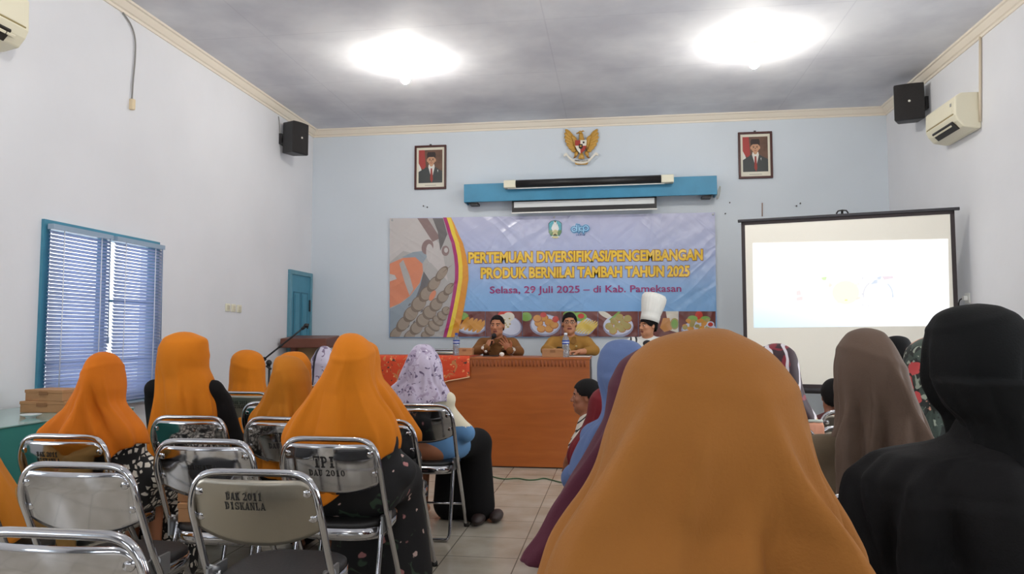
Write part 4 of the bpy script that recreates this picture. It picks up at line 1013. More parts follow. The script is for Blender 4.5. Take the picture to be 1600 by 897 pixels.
half = [(.206, .375, .012), (.206, .29, .15), (.205, .195, .31), (.204, .105, .46), (.203, .038, .60), (.202, .002, .68), (.192, -.008, .735), (.168, -.012, .772), (.13, -.012, .787), (.07, -.012, ZT), (0, -.012, ZT)]
path = half[:-1]+[half[-1]]+[(-x, y, z) for x, y, z in half[:-1][::-1]]
def make_chair(loc, rz, label):
    o = thing('folding_chair', label, 'chair', loc, rz, 'metal folding chairs')
    bm = BM(); tube(bm, catmull(path, 5), .0115, 10); obj('frame', bm, chrome, o)
    make_plate(o, chrome)
    bm = BM(); n = 40
    def se(a, w, d, e=3.2):
        c, s = cos(a), sin(a); return (w*math.copysign(abs(c)**(2/e), c), d*math.copysign(abs(s)**(2/e), s))
    rings = []
    for w, d, z in ((.15, .15, .447), (.172, .168, .446), (.182, .18, .438), (.182, .18, .426), (.175, .172, .418), (.02, .02, .418)):
        rings.append([bm.verts.new((se(2*pi*k/n, w, d)[0], .235+se(2*pi*k/n, w, d)[1], z)) for k in range(n)])
    bm.faces.new(rings[0]); bm.faces.new(rings[-1][::-1])
    for a, b_ in zip(rings, rings[1:]):
        for k in range(n): bm.faces.new((a[k], a[(k+1) % n], b_[(k+1) % n], b_[k]))
    seat = obj('seat', bm, vinyl_seat, o, True)
    bm = BM(); R2 = [[bm.verts.new((se(2*pi*k/n, w, d)[0], .235+se(2*pi*k/n, w, d)[1], z)) for k in range(n)] for w, d, z in ((.186, .184, .424), (.186, .184, .378), (.18, .178, .378), (.18, .178, .424))]
    for a, b_ in zip(R2, R2[1:]+R2[:1]):
        for k in range(n): bm.faces.new((a[k], a[(k+1) % n], b_[(k+1) % n], b_[k])).smooth = True
    obj('seat_rim', bm, chrome, seat)
    hr = [(.178, .125, .455), (.178, .085, .30), (.178, .035, .10), (.176, .016, .035), (.16, .008, .014), (.12, .006, .012), (0, .006, .012)]
    bm = BM(); tube(bm, catmull(hr+[(-x, y, z) for x, y, z in hr[:-1][::-1]], 5), .0105, 10); obj('rear_leg_loop', bm, chrome, o)
    for s in (-1, 1):
        bm = BM(); tube(bm, [(s*.178, .125, .455), (s*.207, .105, .468)], .013, 10); box(bm, s*.19-.004, s*.19+.004, .08, .2, .40, .47); obj('pivot_bracket', bm, leg_grey, o)
        bm = BM(); tube(bm, [(s*.206, .37, .022), (s*.206, .378, .0)], .016, 10); obj('rubber_foot', bm, rubber, o)
    bm = BM(); tube(bm, [(-.205, .285, .16), (.205, .285, .16)], .007, 8); obj('stretcher', bm, chrome, o)
    return o
def chair_text(ch, lines, m=stencil):
    pl = [c for c in ch.children if c.name.split('.')[0] == 'backrest'][0]
    for body, x0, z0, w, h in lines:
        V, Fc = stencil_text(body, w, h)
        raw('stencil_lettering', [(x0+x, plate_y(x0+x, z0+z)-.0048, z0+z) for x, z in V], Fc, m, pl)
# slab-serif stencil letters drawn as strokes (x 0-1, y 0-1 box), with the stencil gaps left open
def _b(x0, y0, x1, y1): return [(x0, y0), (x1, y0), (x1, y1), (x0, y1)]
def _arc(cx, cy, rx, ry, a0, a1, wx, wy, n=8):
    q = []
    for k in range(n):
        a, b_ = radians(a0+(a1-a0)*k/n), radians(a0+(a1-a0)*(k+1)/n)
        q.append([(cx+rx*cos(a), cy+ry*sin(a)), (cx+rx*cos(b_), cy+ry*sin(b_)), (cx+(rx-wx)*cos(b_), cy+(ry-wy)*sin(b_)), (cx+(rx-wx)*cos(a), cy+(ry-wy)*sin(a))])
    return q
T_ = .3; s_ = .13
GL = {
 'D': [_b(.1, 0, .1+T_, 1), _b(0, 0, .45, s_), _b(0, 1-s_, .45, 1)]+_arc(.45, .5, .5, .5, 80, 5, .28, .14)+_arc(.45, .5, .5, .5, -5, -80, .28, .14),
 'A': [[(0, 0), (.22, 0), (.52, .86), (.42, 1)], [(.62, 0), (.95, 0), (.62, 1), (.46, 1)], _b(.3, .22, .6, .35), _b(-.06, 0, .3, s_), _b(.58, 0, 1.04, s_)],
 'K': [_b(.1, 0, .1+T_, 1), _b(0, 0, .48, s_), _b(0, 1-s_, .48, 1), [(.45, .5), (.78, 1), (.95, 1), (.58, .45)], [(.46, .52), (.62, .62), (1.0, 0), (.68, 0)], _b(.64, 1-s_, 1.02, 1), _b(.6, 0, 1.06, s_)],
 'I': [_b(.32, 0, .68, .44), _b(.32, .5, .68, 1), _b(.18, 0, .82, s_), _b(.18, 1-s_, .82, 1)],
 'S': _arc(.5, .73, .45, .27, 20, 265, .24, .13)+_arc(.5, .27, .47, .27, 90, -165, .26, .13)+[_b(.78, .66, .92, 1), _b(.04, 0, .18, .34)],
 'N': [_b(.08, 0, .24, 1), _b(.78, 0, .94, 1), [(.1, 1), (.36, 1), (.92, 0), (.7, 0)], _b(-.02, 0, .34, s_), _b(.66, 1-s_, 1.04, 1), _b(-.02, 1-s_, .3, 1)],
 'L': [_b(.14, 0, .14+T_, 1), _b(.02, 1-s_, .58, 1), _b(.02, 0, .92, s_), _b(.78, 0, .92, .34)],
 'T': [_b(.34, 0, .66, .8), _b(.2, 0, .8, s_), _b(.02, 1-s_, .98, 1), _b(.02, .66, .14, 1), _b(.86, .66, .98, 1)],
 'P': [_b(.12, 0, .12+T_, 1), _b(0, 0, .56, s_), _b(0, 1-s_, .5, 1), _b(.4, .4, .5, .53)]+_arc(.5, .7, .46, .3, 85, 4, .27, .13)+_arc(.5, .7, .46, .3, -4, -85, .27, .13),
 'U': [_b(.1, .3, .38, 1), _b(.7, .3, .84, 1), _b(-.02, 1-s_, .5, 1), _b(.56, 1-s_, .98, 1)]+_arc(.47, .32, .37, .32, 180, 360, .2, .14),
 '0': _arc(.5, .5, .46, .5, 84, -84, .28, .13)+_arc(.5, .5, .46, .5, 96, 264, .28, .13),
 '1': [_b(.34, 0, .66, 1), _b(.16, 0, .84, s_), [(.14, .74), (.4, .84), (.4, 1), (.34, 1)]],
 '2': _arc(.46, .7, .44, .3, 170, -20, .28, .13)+[[(.04, .1), (.3, .1), (.9, .62), (.62, .6)], _b(.04, 0, .94, .2), _b(.82, 0, .96, .34)],
 '6': _arc(.5, .32, .46, .32, 84, -84, .28, .13)+_arc(.5, .32, .46, .32, 96, 264, .28, .13)+[[(.04, .34), (.32, .34), (.5, .8), (.8, .9), (.74, 1), (.4, .96), (.12, .7)]],
 '9': _arc(.5, .68, .46, .32, 84, -84, .28, .13)+_arc(.5, .68, .46, .32, 96, 264, .28, .13)+[[(.96, .66), (.68, .66), (.5, .2), (.2, .1), (.26, 0), (.6, .04), (.88, .3)]],
}
def stencil_text(body, w, h):
    V, Fc = [], []; x = 0
    for ch in body:
        if ch == ' ': x += .6; continue
        for q in GL[ch]:
            n = len(V); V += [(x+a, b_) for a, b_ in q]; Fc.append(tuple(range(n, n+len(q))))
        x += 1.14
    x -= .14; V = np.array(V); V[:, 0] = (V[:, 0]/x-.5)*w; V[:, 1] = (V[:, 1]-.5)*h
    out = []
    for f in Fc:     # keep every face looking outward
        A = sum(V[f[i]][0]*V[f[(i+1) % len(f)]][1]-V[f[(i+1) % len(f)]][0]*V[f[i]][1] for i in range(len(f)))
        out.append(f if A > 0 else f[::-1])
    return V, out
PROTO = []
def chair(px, Yc, label, rz=0.0, z=0.0, x=None):
    if x is None: x = atY(px, 524, Yc)[0]
    if not PROTO: c = make_chair((x, Yc, z), rz, label); PROTO.append(c)
    else:
        c = dup(PROTO[0], (x, Yc, z), rz, label)
    return c

C = {}
C['c3'] = chair(404, 2.13, 'dull brushed folding chair stencilled DAK 2011 DISKANLA, nearest empty one by the aisle', .02)
def swap(ch, part, m):
    for c in ch.children:
        if c.name.split('.')[0] == part:
            c.data = c.data.copy(); c.data.materials[0] = m
C['c1'] = chair(106, 1.43, 'empty chrome folding chair cut off by the bottom left edge of the photo', .0)
C['c2'] = chair(132, 2.17, 'empty chrome folding chair with blank shiny backrest, before the checked dress', .0)
C['c6'] = chair(326, 2.72, 'chrome folding chair with cardboard boxes on its black seat', .03)
C['c5'] = chair(108, 2.77, 'chrome chair stencilled DAK 2011 under the woman in checked dress', -.02)
C['c4'] = chair(519, 2.85, 'chrome chair stencilled TPI DAU 2010 under the largest bright orange scarf', 0)
C['c7'] = chair(301, 3.5, 'chrome folding chair under the woman in orange scarf and black sleeves', 0)
C['c8'] = chair(447, 3.5, 'chrome folding chair stencilled TPI under the woman in the darker ochre scarf', 0)
C['c10'] = chair(588, 3.47, 'chrome chair half hidden behind the black floral dress, by the aisle', 0)
C['c11'] = chair(657, 4.28, 'chrome folding chair under the woman in the lilac printed scarf', .0)
C['c9'] = chair(432, 4.28, 'chrome folding chair just visible behind the ochre scarf', 0)
swap(C['c3'], 'backrest', chrome_dull)
chair_text(C['c3'], [('DAK 2011', -.02, .722, .115, .024), ('DISKANLA', -.02, .692, .128, .024)])
chair_text(C['c5'], [('DAK 2011', -.055, .718, .10, .02), ('DISKANLA', -.055, .692, .112, .02)])
chair_text(C['c4'], [('TPI', -.015, .70, .09, .046), ('DAU 2010', -.01, .655, .15, .026)])
chair_text(C['c8'], [('TPI', .0, .70, .09, .046), ('DAU 2010', .0, .655, .15, .026)])
chair_text(C['c6'], [('DISKANLA', .0, .69, .12, .02)])
chair_text(C['c7'], [('DAU 2016', .0, .668, .15, .026)])
chair_text(C['c1'], [('DAK 2011', .0, .675, .115, .024), ('DISKANLA', .0, .645, .128, .024)])
for k in ('embossed_maker',):
    pass
# boxes on the seat of the second-row chair
q = Vector(C['c6'].location)
grp = 'cardboard boxes on the chair seat'
carton((q.x-.09, q.y+.2, .4475), .17, .19, .075, .03, 'brown cardboard box at the bottom of the pair on the black chair seat', grp)
carton((q.x-.11, q.y+.21, .5225), .15, .18, .075, -.06, 'brown cardboard box on top of the pair on the black chair seat', grp)
carton((q.x+.085, q.y+.2, .4475), .16, .19, .045, .02, 'flat brown cardboard box lying beside the pair on the black chair seat', grp, mat('cardboard_pink', (186, 140, 116), .7))

# ------------------------------------------------------------------ people
skin = mat('skin', (176, 118, 86), .5, bump=.05, bscale=200, spec=.4); skin2 = mat('skin_light', (188, 132, 98), .5, spec=.4); skin_k = mat('skin_child', (150, 94, 66), .5)
hair_m = mat('hair_black', (14, 12, 12), .75, bump=.3, bscale=220, spec=.2); eye_w = mat('eye_white', (220, 212, 204), .3); eye_d = mat('eye_dark', (24, 18, 16), .2); lip = mat('lips', (128, 66, 56), .45)
shoe_m = mat('shoe_dark', (44, 30, 28), .5)
def rotM(a, axis='Z'): return np.array(Matrix.Rotation(a, 3, axis))
def hand_prims(wr, d, n, curl=.5, thumb=1, sc_=1.0, spread=.12):
    """palm, four unequal bent fingers and a thumb; d = toward fingertips, n = palm side, thumb = +1/-1 side"""
    d = np.array(d, float); d /= np.linalg.norm(d); n = np.array(n, float); n -= d*(n@d); n /= np.linalg.norm(n); s = np.cross(d, n)*thumb
    w = np.array(wr, float); P = []
    R = np.stack([s, d, n], 1)
    P.append(('e', w+d*.045*sc_, (.04*sc_, .05*sc_, .016*sc_), R, .008))
    for k, (off, L) in enumerate(((.029, .072), (.0105, .08), (-.009, .075), (-.027, .058))):
        b0 = w+d*.082*sc_+s*off*sc_; a = 0.0; dirv = d*cos(spread*off/.03)+s*sin(spread*off/.03); r0 = (.0092-.0006*k)*sc_
        for seg, fr in ((0, .45), (1, .32), (2, .23)):
            a += curl*(.75 if seg == 0 else 1.0)
            v = dirv*cos(a)+n*sin(a); b1 = b0+v*L*fr*sc_
            P.append(('c', b0, b1, r0, r0*.93, .004)); b0 = b1; r0 *= .93
    b0 = w+d*.025*sc_+s*.03*sc_; v = d*.62+s*.6+n*.35; v /= np.linalg.norm(v); b1 = b0+v*.042*sc_; P.append(('c', b0, b1, .0125*sc_, .0105*sc_, .01))
    v = d*.8+s*.15+n*(.35+.5*curl); v /= np.linalg.norm(v); P.append(('c', b1, b1+v*.032*sc_, .0105*sc_, .0085*sc_, .004))
    return P
def head_prims(c, s=1.0, yaw=0.0, pitch=0.0, roll=0.0, child=False):
    R = rotM(yaw) @ rotM(pitch, 'X') @ rotM(roll, 'Y'); c = np.array(c, float)
    def T(p): return c+R @ (np.array(p, float)*s)
    def e(p, r, k, sg=1): return ('e', T(p), tuple(x*s for x in r), R, k*s, sg)
    P = [e((0, .012, .028), (.074, .094, .09), .02), e((0, -.022, -.04), (.06, .072, .086), .03), e((0, -.058, -.096), (.026, .026, .022), .035),
         e((-.043, -.03, -.07), (.016, .035, .025), .03), e((.043, -.03, -.07), (.016, .035, .025), .03),
         e((0, -.078, .024), (.05, .014, .011), .018), e((-.043, -.062, -.018), (.02, .02, .018), .025), e((.043, -.062, -.018), (.02, .02, .018), .025)]
    P += [e((sx*.031, -.097, .006), (.017, .013, .010), .01, -1) for sx in (-1, 1)]
    P += [e((sx*.031, -.079, .005), (.0135, .0125, .0115), .002) for sx in (-1, 1)]
    P += [('c', T((0, -.086, .014)), T((0, -.107, -.026)), .0085*s, .0125*s, .01*s)]+[e((sx*.013, -.095, -.03), (.0095, .011, .008), .006) for sx in (-1, 1)]
    P += [e((0, -.09, -.055), (.024, .011, .0062), .006), e((0, -.088, -.066), (.02, .011, .0068), .006), e((0, -.099, -.0605), (.02, .006, .0022), .003, -1)]
    P += [e((sx*.078, .008, -.004), (.009, .02, .031), .006) for sx in (-1, 1)]+[e((sx*.088, .0, -.002), (.007, .011, .018), .004, -1) for sx in (-1, 1)]
    return P, R, c
def face_pick(R, c, s=1.0, brow=1.0):
    def pick(P):
        q = ((P-c) @ R)/s; m = np.zeros(len(P), int); x = np.abs(q[:, 0])
        m[(q[:, 1] < -.08) & (x < .0235) & (q[:, 2] < -.05) & (q[:, 2] > -.0725)] = 1
        dd = np.sqrt((x-.031)**2+(q[:, 1]+.079)**2+(q[:, 2]-.005)**2)
        ev = (dd < .0142) & (q[:, 1] < -.083) & (np.abs(q[:, 2]-.005) < .0052); m[ev] = 2
        m[ev & (np.abs(x-.031) < .0075)] = 3
        br_ = (q[:, 1] < -.06) & (x > .012) & (x < .05) & (np.abs(q[:, 2]-.0275+.12*np.maximum(0, x-.036)) < .0042*brow); m[br_] = 4
        return m
    return pick
def hair_obj(R, c, s, parent, line=.052, sides=-.01, name='hair', m=None, grow=.007):
    """short hair as a shell over the skull, cut off along a hairline"""
    V, Q = sdf_mesh([('e', c+R @ (np.array((0, .012, .028))*s), tuple(x*s+grow for x in (.074, .094, .09)), R, .001), ('e', c+R @ (np.array((0, .045, -.02))*s), tuple(x*s+grow*.7 for x in (.066, .055, .06)), R, .02)], .006)
    q = ((V-c) @ R)/s
    lim = np.where(q[:, 1] < -.0, line+.012*np.cos(q[:, 0]*22)+(-.045)*np.clip((np.abs(q[:, 0])-.05)/.03, 0, 1), np.interp(q[:, 1], [0, .02, .05, .1], [.012, sides, -.05, -.075]))
    keep = q[:, 2] > lim
    Fk = Q[keep[Q].all(1)]
    o = raw(name, V, Fk, m or hair_m, parent, True)
    md = o.modifiers.new('thick', 'SOLIDIFY'); md.thickness = .012*s; md.offset = -1
    return o
FACE_M = [skin, lip, eye_w, eye_d, hair_m]
def smooth01(a, b, x): t = np.clip((x-a)/(b-a), 0, 1); return t*t*(3-2*t)

# one seated body shared by the women in headscarves (facing away, +Y): head, torso, arms, hands in the lap, legs and feet
def seated_body(parent, zt, legs=0.0):
    if 'sb' in SHARE: 
        o = bpy.data.objects.new('body', SHARE['sb']); COL.objects.link(o); o.parent = parent
    else:
        Pm, R, c = head_prims((0, .0, 1.075), .94, pi)
        Pm += [('c', (0, -.005, 1.0), (0, -.02, .9), .045, .05, .02), ('c', (-.07, .0, .82), (.07, .0, .82), .05, .05, .05), ('e', (0, .0, .74), (.12, .08, .15), None, .05), ('e', (0, .01, .57), (.15, .1, .12), None, .06)]
        for s in (-1, 1):
            Pm += [('c', (s*.105, .015, .765), (s*.15, .07, .63), .04, .034, .03), ('c', (s*.15, .07, .63), (s*.08, .25, .60), .033, .025, .01)]
            Pm += hand_prims((s*.08, .25, .60), (-s*.5, .8, -.1), (0, 0, -1), .35, -s, .92)
            Pm += [('c', (s*.09, .03, .53), (s*.1, .40, .51), .085, .058, .05), ('c', (s*.1, .40, .50), (s*.1, .40, .09), .055, .036, .03), ('c', (s*.1, .39, .045), (s*.11, .54, .03), .036, .028, .02)]
        o = sdf_obj('body', Pm, .006, FACE_M, parent, face_pick(R, c, .94)); SHARE['sb'] = o.data
    o.scale = (1, 1, zt/1.195)
    return o
SHARE = {}
def dress_prims(shz=.83, shw=.17, hip=.17, arm=.05, elbow=.2, turn=0.0, flare=.1, dx=0.0, ain=.08):
    P = [('e', (0, .02, .585), (hip, .125, .165), None, .05), ('e', (0, -.01, .74), (hip*.88, .105, .17), None, .06), ('c', (-shw+.045, -.01, shz-.03), (shw-.045, -.01, shz-.03), .05, .05, .05), ('c', (0, -.015, shz-.02), (0, -.01, shz+.08), .07, .05, .05)]
    ca, sa = cos(turn), sin(turn)
    def rt(x, y, z): return (x*ca+y*sa, -x*sa*.4+y*ca+.03, z)
    for s in (-1, 1):
        P += [('c', (s*(shw-ain), .035, shz-.1), (s*elbow+dx, .06, .62), arm+.008, arm, .05), ('c', (s*elbow+dx, .06, .62), (s*.1, .235, .61), arm, arm*.8, .03)]
        P += [('c', (s*.09, .04, .535), rt(s*.1, .37, .52), .1, .088, .06), ('c', rt(s*.1, .38, .51), rt(s*.1, .38, .1), .09, flare, .06)]
    return P
def headscarf(parent, rings, Y, m, rx, seed=1, amp=.0192, tip=0.0, c0=0.0, name='headscarf', nf=11, opening=True, thick=.004, front=1.0, hb0=.125, ridge=True, back=.125, fw=1.0, ow=36):
    zz = []; xc = []; ww = []
    for py, xl, xr in rings:
        a, b_ = atY(xl, py, Y), atY(xr, py, Y); zz.append((a[2]+b_[2])/2); xc.append((a[0]+b_[0])/2-rx); ww.append((b_[0]-a[0])/2)
    # widen or narrow each ring until its outline really spans the measured width
    for i in range(len(zz)):
        d_ = zz[0]-zz[i]; hbk = hb0*min(1, max(.05, sqrt(max(0, 1-((.125-min(d_+.004, .125))/.125)**2)))); hbk = min(hbk, ww[i]*1.3+.02)
        aa = np.linspace(0, 2*pi, 40, endpoint=False); e_ = 2/2.25
        ca, sa = np.sign(np.cos(aa))*np.abs(np.cos(aa))**e_, np.sign(np.sin(aa))*np.abs(np.sin(aa))**e_
        for it in range(5):
            Pq = np.stack([rx+xc[i]+ww[i]*ca, Y+np.where(sa < 0, hbk, min(.118, hbk))*sa, np.full(40, zz[i])], 1)-cC
            px_ = 800+FPX*(Pq @ cR)/(Pq @ cF); s_x = Y/FPX
            el_, er_ = rings[i][1]-px_.min(), rings[i][2]-px_.max()
            xc[i] += .5*(el_+er_)*s_x; ww[i] = max(.004, ww[i]+.5*(er_-el_)*s_x)
    top = zz[0]+.09*ww[0]
    zz = np.array([top]+zz); xc = np.array([xc[0]]+xc); ww = np.array([.0008]+ww)
    par = np.concatenate([[0], np.cumsum(np.sqrt(np.diff(zz)**2+np.diff(ww)**2))]); par /= par[-1]
    def spline(y, t):        # monotone cubic
        h = np.diff(par); d = np.diff(y)/h; mm = np.zeros(len(y))
        mm[1:-1] = np.where(d[:-1]*d[1:] > 0, 2*d[:-1]*d[1:]/(d[:-1]+d[1:]+1e-12), 0); mm[0] = d[0]; mm[-1] = d[-1]
        i = np.clip(np.searchsorted(par, t, 'right')-1, 0, len(h)-1); u = (t-par[i])/h[i]
        return (1+2*u)*(1-u)**2*y[i]+u*(1-u)**2*h[i]*mm[i]+u*u*(3-2*u)*y[i+1]+u*u*(u-1)*h[i]*mm[i+1]
    NS, NP = 64, 112
    t = np.linspace(0, 1, NS)**1.15; Z = spline(zz, t); XC = spline(xc, t); Wd = np.maximum(spline(ww, t), .0008)
    dz = top-Z; wmax = min(.125, max(Wd[dz < .3].max(), .07)) if (dz < .3).any() else .1
    g = np.sqrt(np.clip(1-((.125-np.minimum(dz, .125))/.125)**2, 0, 1))
    hb = np.minimum(hb0, wmax*1.05)*g
    hb = np.where(dz > .14, np.interp(dz, [.14, .24, .34, .5], [hb0, hb0*.9, back, back]), hb)
    hf = np.where(dz > .14, np.interp(dz, [.14, .24, .38, .6], [.118, .1, .15*front, .2*front]), .118*g)
    ph = np.linspace(0, 2*pi, NP, endpoint=False)
    rnd = random.Random(seed)
    D = np.zeros((NS, NP)); sN = t[:, None]; pN = ph[None, :]
    for k in range(nf):
        p0 = -pi/2+rnd.uniform(-1.9, 1.9) if k < nf*.75 else rnd.uniform(0, 2*pi)
        dr = rnd.uniform(-.7, .7); s0 = rnd.uniform(.18, .55); sg = rnd.uniform(.06, .15)*fw; A = rnd.uniform(.8, 1.6)*rnd.choice((1, 1, -1))
        dd = (pN-p0-dr*(sN-s0)*1.2+pi) % (2*pi)-pi
        D += A*amp*np.exp(-(dd/(sg*(.7+.8*sN)))**2)*smooth01(s0-.08, s0+.3, sN)*(.35+.9*sN)
    for k in range(7):        # narrow creases running down from the neck
        p0 = -pi/2+rnd.uniform(-1.6, 1.6); dr = rnd.uniform(-.5, .5); s0 = rnd.uniform(.25, .5); A = rnd.uniform(.6, 1.2)*rnd.choice((1, -1))
        dd = (pN-p0-dr*(sN-s0)*1.2+pi) % (2*pi)-pi
        D += A*amp*.7*np.exp(-np.abs(dd)/((.05+.05*sN)*fw))*smooth01(s0, s0+.25, sN)
    D += amp*.35*np.sin(pN*7+seed+4*sN)*smooth01(.3, .9, sN)
    if ridge:     # the cloth wrapped over the under-cap leaves a soft ridge along the head
        D += .004*np.exp(-((sN-.22-.06*np.cos(pN-seed))/.02)**2)
    cph, sph = np.cos(ph), np.sin(ph)
    ex = 2/2.25
    cx = np.sign(cph)*np.abs(cph)**ex; sx = np.sign(sph)*np.abs(sph)**ex
    H = np.where(sph[None, :] < 0, hb[:, None], hf[:, None])
    fade = smooth01(0, .06, dz)[:, None]
    D *= fade*(.45+.55*np.abs(sph[None, :]))
    X = XC[:, None]+(Wd[:, None]+D)*cx[None, :]; Yy = (H+D)*sx[None, :]
    drop = np.where(sph < .05, np.maximum(0, 1-np.abs(cph-c0)/np.where(cph > c0, 1-c0, 1+c0)), 0)*tip
    ZZ = Z[:, None]-drop[None, :]*smooth01(.45, 1, sN)+.012*np.sin(pN*3+seed)*smooth01(.7, 1, sN)
    V = np.stack([X, Yy, ZZ], 2).reshape(-1, 3)
    Fc = []
    fr = np.abs((ph-pi/2+pi) % (2*pi)-pi) < radians(ow)
    for i in range(NS-1):
        for k in range(NP):
            if opening and fr[k] and .055 < dz[i] < .215: continue
            a, b_ = i*NP+k, i*NP+(k+1) % NP; Fc.append((a, a+NP, b_+NP, b_))
    o = raw(name, V, Fc, m, parent, True)
    md = o.modifiers.new('thick', 'SOLIDIFY'); md.thickness = thick; md.offset = -1
    hd = (dz > .06) & (dz < .2)
    o['head_x'] = float(XC[hd].mean()) if hd.any() else 0.0; o['head_w'] = float(Wd[hd].min()) if hd.any() else .1
    return o
def cloth(name, col, rough=.82, sheen=.04, var=.12): return mat(name, col, rough, bump=.12, bscale=260, sheen=sheen, var=var, vscale=5, spec=.25)
def woman(label, Y, rings, sm, dm, seed=1, chair_=None, dress=None, dpick=None, dmats=None, body_y=.0, group=None, seat=True, **kw):
    x = (atY(rings[0][1], rings[0][0], Y)[0]+atY(rings[0][2], rings[0][0], Y)[0])/2
    zt = atY(rings[0][1], rings[0][0], Y)[2]
    o = thing('person', label, 'person', (x, Y, 0), 0, group)
    b_ = seated_body(o, zt)
    P = dress_prims(**(dress or {}))
    dr = sdf_obj('dress', P, .011, dmats or dm, o, dpick); dr.scale = (1, 1, min(1.0, zt/1.19))
    hs_ = headscarf(o, rings, Y, sm, x, seed, **kw); hx_, hw_ = hs_['head_x'], hs_['head_w']
    b_.location.x = hx_; dr.location.x = hx_*.6; dr.location.y = .02; b_.scale.x = min(1, hw_/.088); b_.scale.y = min(1, max(.8, hw_/.088)); b_.scale.z *= .985
    del hs_['head_x'], hs_['head_w']
    return o
org1 = cloth('scarf_orange', (208, 120, 20)); org2 = cloth('scarf_orange_deep', (198, 106, 14)); org3 = cloth('scarf_ochre', (184, 112, 24)); org_fg = cloth('scarf_tan_orange', (150, 96, 40))
black_c = cloth('cloth_black', (17, 16, 17), .9, .0); black_c2 = cloth('scarf_black', (11, 12, 13), .9, .0)
check = print_mat('dress_check', (18, 17, 18), [('e', (214, 208, 196), 30, .12, 1), ('n', (18, 17, 18), 12, .55, 4)], .8)
flor_b = print_mat('dress_floral', (20, 19, 21), [('n', (52, 70, 54), 11, .64, 3), ('v', (176, 120, 118), 9, .2, 2), ('v', (206, 178, 168), 12, .11, 6)], .8)
lil = print_mat('scarf_lilac', (190, 180, 200), [('n', (164, 150, 174), 14, .56, 1), ('n', (98, 84, 112), 25, .6, 8), ('v', (218, 212, 222), 20, .13, 4)], .75)
grn = print_mat('scarf_green_floral', (58, 70, 62), [('n', (28, 34, 30), 16, .52, 1), ('n', (150, 158, 142), 24, .6, 5), ('v', (214, 156, 134), 15, .27, 3), ('v', (196, 74, 74), 11, .24, 9)], .75)
mrf = print_mat('scarf_maroon_floral', (44, 20, 30), [('n', (120, 24, 40), 9, .58, 2), ('w', (206, 200, 206), 5, .84, 3), ('v', (206, 178, 120), 10, .17, 5)], .75)
lil2 = print_mat('scarf_lilac_band', (196, 190, 208), [('n', (120, 104, 130), 16, .58, 1), ('w', (50, 44, 54), 2.2, .9, 2)], .75)
blue_s = cloth('scarf_blue', (90, 108, 148)); maroon = cloth('scarf_maroon', (74, 26, 42)); dred = cloth('scarf_dark_red', (108, 24, 32)); brown_s = cloth('scarf_brown', (96, 78, 66)); brown_d = cloth('dress_brown', (98, 84, 66)); khaki = cloth('dress_khaki', (150, 116, 64))

woman('woman in orange scarf and black-and-white checked dress beneath the window', 2.96,
      [(550, 153, 171), (553, 145, 179), (559, 137, 187), (568, 131, 193), (582, 126, 197), (605, 117, 199), (629, 106, 200), (647, 93, 212), (671, 74, 228), (686, 70, 231), (692, 71, 231)], org2, check, 3, tip=.085, c0=.35, amp=.0144, dress=dict(shz=.80, shw=.18, hip=.19, elbow=.235))
woman('woman in long orange scarf over black sleeves, seated right of the window', 3.68,
      [(519, 278, 298), (523, 265, 310), (531, 253, 325), (545, 247, 327), (573, 243, 328), (592, 242, 336), (615, 242, 341), (633, 241, 344), (656, 241, 345), (700, 245, 338), (745, 252, 322)], org1, black_c, 8, tip=.1, c0=-.4, amp=.0176, nf=14, dress=dict(shz=.945, shw=.215, hip=.2, elbow=.215, arm=.056, dx=.04, ain=.035, ))
woman('woman in orange scarf, small in the distance beside the microphone stand pole', 5.2,
      [(547, 378, 393), (550, 370, 402), (556, 363, 410), (567, 360, 414), (582, 358, 415), (598, 357, 416), (612, 356, 418), (632, 355, 422), (650, 355, 424), (690, 356, 424)], org1, black_c, 12, amp=.0176)
woman('woman in darker ochre scarf seated on a TPI chair, left of the large orange scarf', 3.68,
      [(556, 437, 456), (559, 431, 466), (567, 427, 475), (580, 425, 482), (592, 422, 485), (604, 417, 486), (627, 406, 490), (654, 390, 495), (690, 388, 498), (738, 400, 480)], org3, black_c, 15, amp=.0208, nf=13)
woman('woman in orange scarf of whom only the crown shows behind the darker ochre scarf', 4.45,
      [(550, 450, 470), (553, 442, 476), (560, 433, 482), (570, 428, 486), (585, 426, 487), (605, 424, 488), (630, 414, 494), (660, 405, 500), (700, 405, 500)], org1, black_c, 21)
woman('woman in pale lilac scarf with dark bands, small beneath the lectern', 5.9,
      [(541, 502, 511), (546, 495, 518), (553, 491, 522), (560, 487, 526), (573, 484, 529), (595, 482, 531), (620, 476, 537), (660, 474, 540)], lil2, black_c, 24, amp=.0112)
woman('woman in large bright orange scarf and black floral dress beside the aisle', 3.03,
      [(521, 540, 556), (525, 531, 566), (531, 526, 574), (540, 521, 582), (550, 518, 587), (564, 513, 587), (587, 501, 587), (606, 488, 591), (624, 476, 599), (647, 458, 615), (671, 443, 624), (682, 440, 625), (696, 443, 623)], org1, flor_b, 30, tip=.225, c0=-.05, amp=.0176, nf=9, dress=dict(shz=.79, shw=.2, hip=.215, elbow=.2, arm=.06, flare=.15))
woman('woman in orange scarf half hidden behind the large bright orange scarf', 3.66,
      [(533, 560, 575), (540, 549, 588), (548, 541, 592), (560, 536, 594), (575, 533, 594), (590, 528, 597), (606, 520, 610), (638, 505, 634), (665, 490, 650), (682, 482, 657), (692, 484, 656)], org1, flor_b, 33, tip=.1, c0=.3, amp=.0144, dress=dict(shz=.80, shw=.19, hip=.19, elbow=.22, flare=.14))
def lil_pick(P): return np.where(P[:, 2] > .665, 0, np.where((P[:, 2] > .40) & (P[:, 1] < .16), 1, 2))
